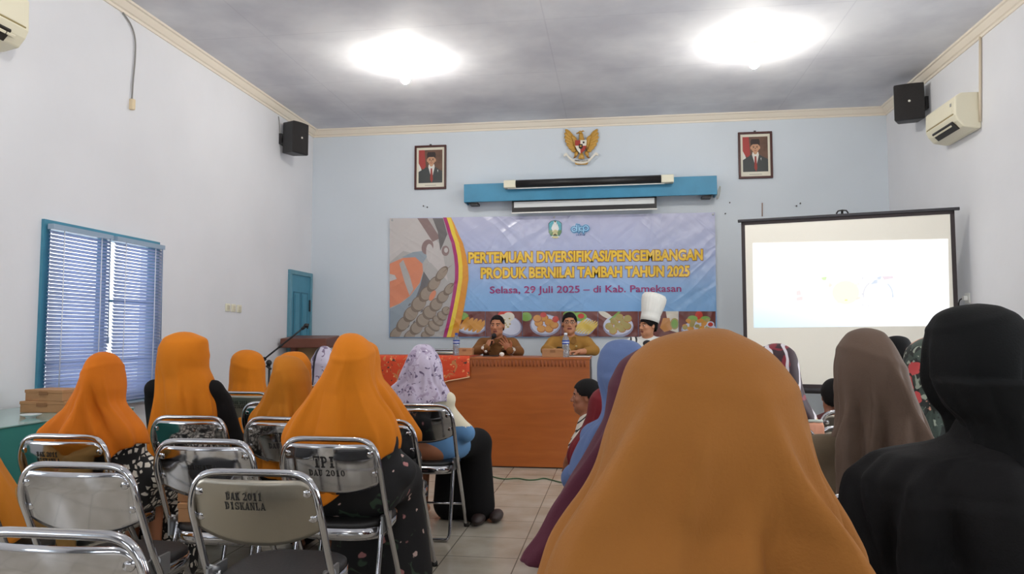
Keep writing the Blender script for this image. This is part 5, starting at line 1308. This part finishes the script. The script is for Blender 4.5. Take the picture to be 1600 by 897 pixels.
lp = woman('woman in lilac printed scarf and cream sleeves, front seat by the aisle', 4.46,
      [(538, 655, 668), (541, 648, 674), (547, 643, 680), (557, 637, 686), (568, 632, 690), (582, 626, 692), (594, 622, 693), (604, 613, 697), (616, 610, 702), (628, 606, 704)], lil, None, 41, amp=.0144, nf=12, dpick=lil_pick,
      dmats=[cloth('blouse_cream', (222, 214, 190)), cloth('waist_blue', (98, 142, 186)), black_c], dress=dict(shz=.87, shw=.2, hip=.19, elbow=.25, arm=.055, turn=.5, flare=.12))
for s in (0, 1):
    bm = BM(); ellipsoid(bm, (.30+.1*s, .26+.1*s, .035), (.045, .11, .035)); obj('sandal', bm, shoe_m, lp)
woman('woman in ochre scarf and khaki dress cut off by the left edge of the photo', 2.35,
      [(560, -110, -75), (566, -135, -50), (580, -150, -36), (605, -156, -30), (640, -158, -30), (675, -163, -24), (705, -180, -12), (735, -205, 0), (770, -225, 18), (812, -240, 33), (836, -245, 40)], org3, khaki, 44, dress=dict(shz=.80, shw=.2, hip=.2, elbow=.25, arm=.06))
# right-hand block
woman('woman in light blue scarf seated in front of the desk end', 3.0,
      [(531, 962, 982), (535, 950, 995), (542, 943, 1003), (553, 937, 1011), (570, 933, 1016), (592, 933, 1018), (610, 937, 1018), (625, 940, 1018), (642, 940, 1022), (656, 934, 1028), (668, 921, 1034), (690, 905, 1045), (722, 891, 1055), (740, 889, 1060)], blue_s, blue_s, 51, amp=.0128)
woman('woman in plain dark maroon scarf beside the big tan-orange scarf', 1.6,
      [(540, 1012, 1050), (543, 1003, 1062), (550, 990, 1080), (564, 970, 1098), (582, 959, 1112), (600, 952, 1120), (628, 947, 1128), (650, 944, 1130), (683, 928, 1140), (720, 907, 1150), (750, 888, 1160), (792, 866, 1180), (836, 850, 1200), (866, 833, 1215), (880, 828, 1225)], maroon, maroon, 54, amp=.0144)
woman('woman in big tan-orange scarf, the nearest person', 1.0,
      [(514, 1090, 1132), (521, 1050, 1152), (533, 1016, 1178), (547, 998, 1201), (565, 982, 1221), (585, 973, 1237), (603, 968, 1247), (639, 957, 1260), (680, 943, 1272), (725, 930, 1285), (768, 911, 1309), (808, 888, 1336), (853, 869, 1364), (895, 861, 1380), (960, 850, 1405), (1050, 845, 1420)], org_fg, org_fg, 62, amp=.036, nf=14, fw=1.25)
woman('woman in taupe brown scarf seated before the projection screen', 2.22,
      [(513, 1343, 1362), (519, 1325, 1381), (528, 1316, 1390), (537, 1310, 1397), (556, 1304, 1408), (576, 1302, 1418), (605, 1303, 1428), (630, 1306, 1439), (657, 1305, 1450), (690, 1301, 1458), (730, 1297, 1466), (770, 1296, 1470), (810, 1296, 1474)], brown_s, brown_d, 63, amp=.029, nf=15, dress=dict(shz=.90, shw=.18, hip=.19, elbow=.21))
wb = woman('woman in black scarf and gathered black shawl at the right edge of the photo', 1.5,
      [(475, 1510, 1545), (478, 1490, 1565), (484, 1470, 1582), (494, 1455, 1602), (516, 1443, 1622), (552, 1438, 1634), (588, 1439, 1636), (629, 1453, 1632), (659, 1474, 1628), (690, 1480, 1630), (730, 1478, 1632)], black_c2, black_c, 66, amp=.0128, ow=14, hb0=.14, back=.12, dress=dict(shz=.86, shw=.17, hip=.18))
for ch_ in wb.children:
    if ch_.name.startswith('body'): ch_.location.x += .012; ch_.scale.x *= .82; ch_.scale.y *= .86
headscarf(wb, [(655, 1496, 1612), (680, 1479, 1640), (695, 1450, 1665), (704, 1405, 1705), (710, 1372, 1738), (730, 1346, 1768), (748, 1330, 1788), (787, 1326, 1800), (830, 1330, 1800), (897, 1334, 1800), (1000, 1336, 1800)], 1.5, black_c, wb.location.x, 70, amp=.0192, nf=24, name='shawl', opening=False, ridge=False, hb0=.14, back=.15)
woman('woman in green scarf with pink flowers between the brown and black scarves', 3.0,
      [(526, 1448, 1466), (530, 1435, 1480), (537, 1423, 1490), (546, 1415, 1497), (560, 1411, 1502), (585, 1411, 1503), (610, 1413, 1502), (635, 1410, 1503), (660, 1397, 1515), (690, 1385, 1530), (730, 1380, 1540)], grn, grn, 72, amp=.0128)
woman('distant woman in black scarf, crown showing beside the brown scarf', 4.4,
      [(525, 1395, 1408), (528, 1385, 1418), (535, 1378, 1424), (545, 1374, 1428), (560, 1372, 1430), (585, 1372, 1430), (610, 1365, 1438), (650, 1355, 1450), (690, 1352, 1452)], black_c2, black_c, 75, amp=.0112)
woman('woman in maroon floral scarf with white streaks before the projection screen', 3.66,
      [(537, 1206, 1222), (541, 1194, 1231), (546, 1184, 1238), (556, 1177, 1245), (576, 1172, 1250), (603, 1170, 1254), (627, 1162, 1262), (650, 1148, 1276), (670, 1140, 1284), (700, 1138, 1286)], mrf, mrf, 78, amp=.0128)
woman('small person in dark red scarf close behind the boy in the striped shirt', 3.82,
      [(604, 944, 962), (608, 934, 972), (615, 926, 980), (626, 920, 986), (645, 917, 990), (662, 911, 990), (677, 904, 992), (697, 891, 995), (712, 887, 998), (728, 890, 1000), (748, 893, 1000)], dred, dred, 81, amp=.0112, dress=dict(shz=.86, shw=.13, hip=.14, elbow=.15))
# peach cloth hung over a chair back
p0, p1 = atY(1262, 655, 3.49), atY(1284, 655, 3.49)
t_ = thing('hanging_cloth', 'peach cloth with pale rim hanging between the tan-orange and taupe brown scarves', 'cloth', (p0[0], 3.49, .80))
bm = BM(); L_ = p1[0]-p0[0]; R_ = []
for y, z in ((.05, -.28), (.04, -.05), (.02, .008), (-.01, .015), (-.035, .0), (-.045, -.1), (-.05, -.34)): R_.append([bm.verts.new((L_*k/6, y+.003*sin(k*2), z)) for k in range(7)])
for a, b_ in zip(R_, R_[1:]):
    for k in range(6): bm.faces.new((a[k], a[k+1], b_[k+1], b_[k])).smooth = True
o = obj('cloth_panel', bm, cloth('cloth_peach', (222, 160, 132)), t_); md = o.modifiers.new('thick', 'SOLIDIFY'); md.thickness = .004
bm = BM(); tube(bm, [(0, -.012, .019), (L_, -.012, .019)], .007, 8); obj('pale_rim', bm, cloth('rim_pale', (206, 216, 206)), t_)
# their chairs
for px, Yc, lab in ((385, 5.02, 'chrome folding chair under the distant woman in orange by the microphone stand'), (506, 5.72, 'chrome folding chair under the woman in the pale banded scarf'),
                    (1015, 2.8, 'chrome folding chair under the woman in light blue'), (1018, 1.4, 'chrome chair under the woman in dark maroon, its corner showing'),
                    (1120, .78, 'folding chair under the nearest woman in the tan-orange scarf'), (1388, 2.02, 'chrome folding chair under the woman in taupe brown'), (1545, 1.3, 'chrome folding chair under the woman in the black shawl'),
                    (1456, 2.8, 'folding chair under the woman in the green floral scarf'), (1404, 4.2, 'folding chair under the distant woman in black'), (1200, 3.47, 'folding chair under the woman in the maroon floral scarf'),
                    (1342, 3.5, 'empty chrome folding chair showing beside the taupe brown scarf'), (1338, 4.24, 'chrome folding chair under the dark-haired child'), (1016, 3.64, 'folding chair under the small person in the dark red scarf'), (-95, 2.17, 'folding chair under the woman in khaki at the left edge')):
    chair(px, Yc, lab)
SHIRT = {}
# ------------------------------------------------------------------ the three people at the desk (facing the room, -Y)
def man(label, px, Y, hc, hs, yaw, pitch, shirt, sk, arms, seat_z, sh=(.165, .2), hairline=.052, sleeve=1.0, shirt_pick=None, shirt_mats=None, lean=.0):
    x = atY(px, 524, Y)[0]; o = thing('person', label, 'person', (x, Y, 0))
    hp, R, c = head_prims(hc, hs, yaw, pitch); c = np.array(c); cz = hc[2]; hw, dz = sh; sz = cz-dz
    P = list(hp); pz = seat_z+.1
    P += [('c', (hc[0], hc[1]+.015, cz-.07*hs), (0, .03, sz+.03), .05*hs, .056, .025), ('c', (-hw+.02, .03, sz), (hw-.02, .03, sz), .045, .045, .05), ('e', (0, .03, sz-.14), (hw-.02, .1, .19), None, .06), ('e', (0, .04, pz+.06), (.15, .1, .16), None, .06)]
    SP_ = [('c', (-hw+.02, .03, sz+.005), (hw-.02, .03, sz+.005), .06, .06, .05), ('e', (0, .025, sz-.13), (hw-.01, .108, .2), None, .05), ('e', (0, .03, pz+.08), (.18, .125, .2), None, .06), ('c', (0, .04, sz+.0), (0, .038, sz+.035), .072, .064, .03)]
    for s in (-1, 1):
        el_, wr, hd, hn, cu, th, spr = arms[s]
        P += [('c', (s*hw, .02, sz-.01), el_, .046, .036, .02), ('c', el_, wr, .036, .026, .012)]+hand_prims(wr, hd, hn, cu, th, .98, spr)
        el_ = np.array(el_); wr = np.array(wr); en = el_+(wr-el_)*sleeve
        SP_ += [('c', (s*hw, .02, sz-.008), el_, .064, .05, .03), ('c', el_, en, .05, .043-.004*sleeve, .015)]
        P += [('c', (s*.09, .02, pz-.02), (s*.11, -.38, seat_z+.06), .075, .055, .04), ('c', (s*.11, -.38, seat_z+.05), (s*.11, -.36, seat_z-.36), .05, .038, .02), ('c', (s*.11, -.35, seat_z-.41), (s*.12, -.49, seat_z-.42), .034, .027, .02)]
    b_ = sdf_obj('body', P, .0048, [sk, lip, eye_w, eye_d, hair_m], o, face_pick(R, c, hs))
    SHIRT[o.name] = sdf_obj('shirt', SP_, .007, shirt_mats or shirt, o, shirt_pick)
    TP = [('e', (0, .04, pz-.0), (.165, .12, .12), None, .05)]
    for s in (-1, 1): TP += [('c', (s*.09, .02, pz-.02), (s*.11, -.38, seat_z+.06), .09, .068, .05), ('c', (s*.11, -.38, seat_z+.05), (s*.11, -.36, seat_z-.36), .066, .06, .03)]
    sdf_obj('trousers', TP, .01, mat('trousers_brown', (70, 52, 38), .8), o)
    bpy.context.view_layer.update()
    return o, R, c
brown_sh = cloth('shirt_brown', (124, 82, 44)); khaki_sh = cloth('shirt_khaki', (158, 116, 54)); white_c = cloth('chef_white', (226, 226, 222), .8, .0, .05)
stripe_c = print_mat('chef_stripe', (226, 226, 222), [('w', (44, 42, 46), 5.5, .72, 2)], .8)
# speaker with the microphone
A1 = {-1: ((-.205, -.10, 1.035), (-.075, -.215, 1.075), (.35, .25, .9), (.75, .55, -.2), 1.25, 1, .05),
      1: ((.235, -.08, 1.035), (.165, -.235, 1.05), (-.55, -.15, .8), (-.3, -.9, .35), .28, 1, .22)}
m1, R1, c1 = man('man in brown uniform shirt speaking into a microphone at the desk', 777, 7.5, (0, -.0, 1.297), .9, -.12, .03, brown_sh, skin, A1, .60, sh=(.16, .185))
hair_obj(R1, c1, .9, m1, .062)
# microphone: handle through the fist up to the mouth
mic = thing('microphone', 'black handheld microphone held at the mouth of the man in brown', 'microphone', tuple(m1.location))
ma, mb = Vector((-.06, -.225, 1.075)), Vector((-.008, -.155, 1.195)); mdv = (mb-ma).normalized()
bm = BM(); tube(bm, [ma-mdv*.05, ma, mb-mdv*.03], [.011, .012, .016], 14); obj('handle', bm, blackm, mic)
bm = BM(); ellipsoid(bm, mb, (.026, .026, .027), 18, 12); obj('grille_head', bm, mat('mic_grille', (46, 46, 48), .5, .5, bump=.6, bscale=400), mic)
bm = BM(); tube(bm, [ma-mdv*.055, ma-mdv*.035], .0125, 12); obj('collar_ring', bm, mat('mic_white', (215, 215, 210), .4), mic)
def ringband(bm, c, d, r, w, th=.003):
    d = Vector(d).normalized(); u = d.orthogonal().normalized(); v = d.cross(u); n = 22
    for k in range(n):
        a, b_ = 2*pi*k/n, 2*pi*(k+1)/n
        pts = []
        for ang in (a, b_):
            for rr in (r, r+th):
                for q in (-w/2, w/2): pts.append(bm.verts.new(Vector(c)+(u*cos(ang)+v*sin(ang))*rr+d*q))
        bm.faces.new((pts[2], pts[3], pts[7], pts[6])); bm.faces.new((pts[0], pts[2], pts[6], pts[4])); bm.faces.new((pts[1], pts[5], pts[7], pts[3]))
def watch(parent, el_, wr, r=.032, t=.92, face=(0, -1, .2), col=(206, 206, 200)):
    el_, wr = Vector(el_), Vector(wr); c = el_.lerp(wr, t); d = wr-el_
    bm = BM(); ringband(bm, c, d, r, .018); w_ = obj('wristwatch_strap', bm, mat('watch_steel', (190, 188, 180), .3, .7), parent)
    f = Vector(face); f -= d.normalized()*f.dot(d.normalized()); f.normalize()
    bm = BM(); tube(bm, [c+f*(r+.0), c+f*(r+.009)], .017, 18); obj('watch_face', bm, mat('watch_white', (232, 230, 222), .25), w_)
watch(m1, A1[1][0], A1[1][1], .038); watch(m1, A1[-1][0], A1[-1][1], .037, .95)
def front(o, x, z):
    h = SHIRT[o.name].ray_cast(Vector((x, -1, z)), Vector((0, 1, 0)))
    return h[1].y if h[0] else -.1
def patch(name, o, pts, m, off=.003, th=.005, bev=.002):
    bm = BM(); a = [bm.verts.new((x, front(o, x, z)-off-th, z)) for x, z in pts]; b_ = [bm.verts.new((x, front(o, x, z)+.012, z)) for x, z in pts]
    n_ = len(a); bm.faces.new(a); bm.faces.new(b_[::-1])
    for i in range(n_): bm.faces.new((a[i], b_[i], b_[(i+1) % n_], a[(i+1) % n_]))
    return obj(name, bm, m, o, bevel=bev)
def collar(o, z, m):
    for s in (-1, 1): patch('collar', o, [(s*.004, z-.03), (s*.04, z+.022), (s*.062, z+.018), (s*.075, z-.03), (s*.04, z-.06)], m, .006, .007)
collar(m1, 1.15, cloth('shirt_brown_seam', (98, 62, 32))); 
def chest_bits(o, z, m, dark, plate=True):
    patch('button_placket', o, [(-.012, z-.05), (.012, z-.05), (.012, z-.15), (-.012, z-.15)], m, .001, .003)
    for s in (-1, 1):
        patch('chest_pocket', o, [(s*.055, z-.075), (s*.125, z-.075), (s*.125, z-.15), (s*.055, z-.15)], m, .001, .003)
        patch('pocket_flap', o, [(s*.052, z-.06), (s*.128, z-.06), (s*.126, z-.082), (s*.09, z-.09), (s*.054, z-.082)], dark, .004, .003)
    if plate: patch('name_tag', o, [(-.125, z-.045), (-.06, z-.045), (-.06, z-.056), (-.125, z-.056)], mat('tag_black', (30, 28, 30), .4), .002, .003, .001)
    y = front(o, .07, z-.04); bm = BM(); lathe(bm, [(.0001, .006), (.008, .005), (.0115, 0)], seg=14, M=Matrix.Translation((.07, y-.002, z-.04)) @ Matrix.Rotation(pi/2, 4, 'X')); obj('pin_badge', bm, mat('badge_gold', (226, 206, 150), .3, .5), o)
chest_bits(m1, 1.12, brown_sh, cloth('shirt_brown_seam', (98, 62, 32)))
# man in glasses
A2 = {-1: ((-.235, -.06, 1.05), (-.09, -.245, 1.04), (.85, -.3, .0), (0, 0, -1), .35, -1, .1),
      1: ((.25, -.06, 1.05), (.11, -.245, 1.04), (-.85, -.3, .0), (0, 0, -1), .35, 1, .1)}
m2, R2_, c2 = man('man in khaki uniform shirt and glasses sitting behind the desk', 890, 7.5, (0, -.0, 1.32), .92, .06, -.04, khaki_sh, skin2, A2, .60, sh=(.175, .195), sleeve=.55)
hair_obj(R2_, c2, .92, m2, .05, grow=.009)
bm = BM()
for s in (-1, 1):
    pts = [Vector(tuple(c2+R2_ @ (np.array((s*.032+.023*cos(a), -.103, .006+.016*sin(a)))*.92))) for a in [2*pi*k/20 for k in range(20)]]
    tube(bm, pts, .0022, 6, closed=True)
    tube(bm, [Vector(tuple(c2+R2_ @ (np.array(q)*.92))) for q in ((s*.055, -.1, .01), (s*.079, -.04, .012), (s*.084, .01, .008))], .002, 6)
tube(bm, [Vector(tuple(c2+R2_ @ (np.array(q)*.92))) for q in ((-.01, -.105, .01), (0, -.112, .013), (.01, -.105, .01))], .002, 6)
obj('eyeglasses', bm, mat('glasses_metal', (120, 104, 92), .3, .8), m2)
collar(m2, 1.165, cloth('shirt_khaki_seam', (128, 90, 40))); chest_bits(m2, 1.13, khaki_sh, cloth('shirt_khaki_seam', (128, 90, 40)))
for s in (-1, 1):
    bm = BM(); box(bm, s*.13-.045, s*.13+.045, -.0, .06, 1.184-.012, 1.196-.012); obj('epaulette', bm, khaki_sh, m2, bevel=.005)
bm = BM(); ellipsoid(bm, (.228, -.01, 1.08), (.014, .028, .034)); obj('arm_patch', bm, mat('patch_teal', (60, 90, 88), .7), m2)
bm = BM(); tube(bm, catmull([(-.03, -.055, 1.16), (-.01, -.1, 1.1), (.03, -.125, 1.02), (.045, -.12, .98)], 5), .003, 6); box(bm, .02, .07, -.135, -.125, .985, 1.03); obj('lanyard_card', bm, mat('lanyard_cream', (216, 208, 180), .5), m2)
# chef
A3 = {-1: ((-.24, .02, .93), (-.1, -.2, .86), (.6, -.6, -.1), (0, 0, -1), .4, -1, .1),
      1: ((.24, .02, .93), (.1, -.2, .86), (-.6, -.6, -.1), (0, 0, -1), .4, 1, .1)}
def chef_pick(P): return np.where((P[:, 0] < -.105), 1, 0)
m3, R3, c3 = man('chef in tall white pleated hat and white jacket', 1013, 7.4, (0, -.0, 1.292), .88, -.95, .02, white_c, skin2, A3, .45, sh=(.165, .175), shirt_pick=chef_pick, shirt_mats=[white_c, stripe_c])
hair_obj(R3, c3, .88, m3, .03, -.03, grow=.01)
HT = Matrix.Translation(tuple(c3)) @ Matrix(R3.tolist()).to_4x4() @ Matrix.Rotation(-.28, 4, 'X')
V, Fc = [], []; n = 72; prof = [(.092, .045), (.094, .09), (.0945, .125), (.097, .13), (.104, .17), (.114, .22), (.12, .265), (.119, .295), (.105, .318), (.06, .332), (.001, .335)]
for r, z in prof:
    for k in range(n):
        a = 2*pi*k/n; am = .0035*smooth01(.11, .16, z)*(1 if r > .05 else 0); rr = r+am*(abs(sin(a*12))-.6)
        V.append(tuple(HT @ Vector((rr*cos(a)*.95, rr*sin(a)*1.05+.005, z))))
for i in range(len(prof)-1):
    for k in range(n): a = i*n+k; b2 = i*n+(k+1) % n; Fc.append((a, b2, b2+n, a+n))
ht = raw('chef_hat', V, Fc, mat('hat_white', (236, 236, 230), .75), m3, True); md = ht.modifiers.new('thick', 'SOLIDIFY'); md.thickness = .003
bm = BM(); ringpts = [(.066*cos(a), .03+.062*sin(a), 1.15+.012*sin(a*2)-.02*(sin(a) < -.5)) for a in [2*pi*k/24 for k in range(24)]]
tube(bm, ringpts, .02, 8, closed=True); ellipsoid(bm, (-.012, -.05, 1.118), (.045, .022, .036)); tube(bm, [(-.02, -.065, 1.11), (-.05, -.1, 1.06)], [.018, .012], 8); obj('neckerchief', bm, mat('kerchief_black', (26, 25, 28), .75), m3)
bm = BM()
for s in (-1, 1):
    for k in range(3): ellipsoid(bm, (s*.05, -.1-.008*k, 1.03-.07*k), (.008, .006, .008), 10, 6)
obj('jacket_buttons', bm, blackm, m3)
# chairs they sit on
for x, Y, z, lab in ((m1.location.x, 7.4, DAIS, 'folding chair behind the desk under the man with the microphone'), (m2.location.x, 7.4, DAIS, 'folding chair behind the desk under the man in glasses'), (m3.location.x, 7.3, 0, 'folding chair under the chef')):
    chair(0, Y+.43, lab, pi, z, x=x)
x_ = atY(697, 550, 7.5)[0]; ch_ = chair(0, 7.5, 'metal folding chair behind the desk, curved top showing beside the lilac scarf', 0.0, DAIS, x=x_); ch_.scale = (1, 1, 1.14)

# ------------------------------------------------------------------ boy in the striped shirt (standing, facing left) and the dark-haired child
bx = atY(916, 620, 4.22)[0]
boy = thing('person', 'small boy in black-and-white striped shirt in front of the desk', 'person', (bx, 4.22, 0), -pi/2)
hp, Rb, cb = head_prims((0, -.0, .853), .76); cb = np.array(cb)
P = list(hp)+[('e', cb+np.array((0, .012, .03)), (.058, .074, .06), None, .02), ('c', (0, .012, .80), (0, .02, .73), .034, .04, .02), ('e', (0, .02, .62), (.085, .07, .14), None, .05), ('e', (0, .025, .47), (.085, .075, .09), None, .04)]
for s in (-1, 1):
    P += [('c', (s*.085, .02, .71), (s*.115, -.05, .60), .032, .026, .015), ('c', (s*.115, -.05, .60), (s*.1, -.10, .515), .026, .02, .01)]+hand_prims((s*.1, -.1, .515), (0, -.2, -1), (-s, 0, 0), .4, s, .55)
    P += [('c', (s*.045, .02, .45), (s*.05, .0, .25), .052, .038, .02), ('c', (s*.05, 0, .25), (s*.05, .02, .05), .036, .026, .01), ('c', (s*.05, .01, .024), (s*.055, -.09, .02), .024, .02, .01)]
sdf_obj('body', P, .0042, [skin_k, lip, eye_w, eye_d, hair_m], boy, face_pick(Rb, cb, .76))
hair_obj(Rb, cb, .80, boy, .052, -.02, grow=.01)
def stripes(P): return ((P[:, 2]*1.0-P[:, 1]*.9) % .034 < .008).astype(int)
SPb = [('e', (0, .02, .61), (.105, .088, .16), None, .05), ('c', (-.07, .02, .715), (.07, .02, .715), .042, .042, .04)]
for s in (-1, 1): SPb += [('c', (s*.085, .02, .705), (s*.116, -.055, .588), .044, .042, .02)]
sdf_obj('striped_shirt', SPb, .004, [cloth('stripe_white', (214, 208, 196)), black_c], boy, stripes)
TPb = [('e', (0, .025, .46), (.1, .09, .1), None, .04)]+[('c', (s*.045, .02, .44), (s*.052, .0, .28), .062, .06, .03) for s in (-1, 1)]
sdf_obj('shorts', TPb, .007, cloth('shorts_dark', (52, 44, 48)), boy)
bm = BM()
kx = atY(1302, 600, 4.44)[0]
kid = thing('person', 'dark-haired child seen from behind beside the taupe brown scarf', 'person', (kx, 4.44, 0))
bm.free()
hp, Rk, ck = head_prims((0, 0, .853), .78, pi); ck = np.array(ck)
P = list(hp)+[('c', (0, 0, .8), (0, -.01, .72), .036, .042, .02), ('e', (0, -.01, .64), (.09, .07, .13), None, .05), ('e', (0, .0, .54), (.095, .08, .09), None, .04)]
for s in (-1, 1):
    P += [('c', (s*.085, -.01, .7), (s*.12, .03, .58), .032, .026, .015), ('c', (s*.12, .03, .58), (s*.05, .14, .55), .026, .02, .01)]+hand_prims((s*.05, .14, .55), (-s*.4, .9, 0), (0, 0, -1), .4, -s, .6)
    P += [('c', (s*.05, .03, .52), (s*.06, .25, .5), .055, .042, .03), ('c', (s*.06, .25, .49), (s*.06, .25, .25), .04, .03, .02), ('c', (s*.06, .24, .22), (s*.065, .33, .21), .026, .02, .01)]
sdf_obj('body', P, .006, [skin_k, lip, eye_w, eye_d, hair_m], kid, face_pick(Rk, ck, .78))
hair_obj(Rk, ck, .8, kid, .05, -.02, grow=.01)
SPk = [('e', (0, -.01, .63), (.108, .085, .15), None, .05), ('c', (-.07, -.01, .705), (.07, -.01, .705), .042, .042, .04)]+[('c', (s*.085, -.01, .695), (s*.12, .03, .59), .044, .04, .02) for s in (-1, 1)]
sdf_obj('shirt', SPk, .007, cloth('shirt_maroon_child', (92, 46, 48)), kid)
TPk = [('e', (0, .0, .53), (.105, .09, .08), None, .04)]+[('c', (s*.05, .03, .52), (s*.06, .22, .5), .064, .054, .03) for s in (-1, 1)]
sdf_obj('shorts', TPk, .008, cloth('shorts_dark', (52, 44, 48)), kid)
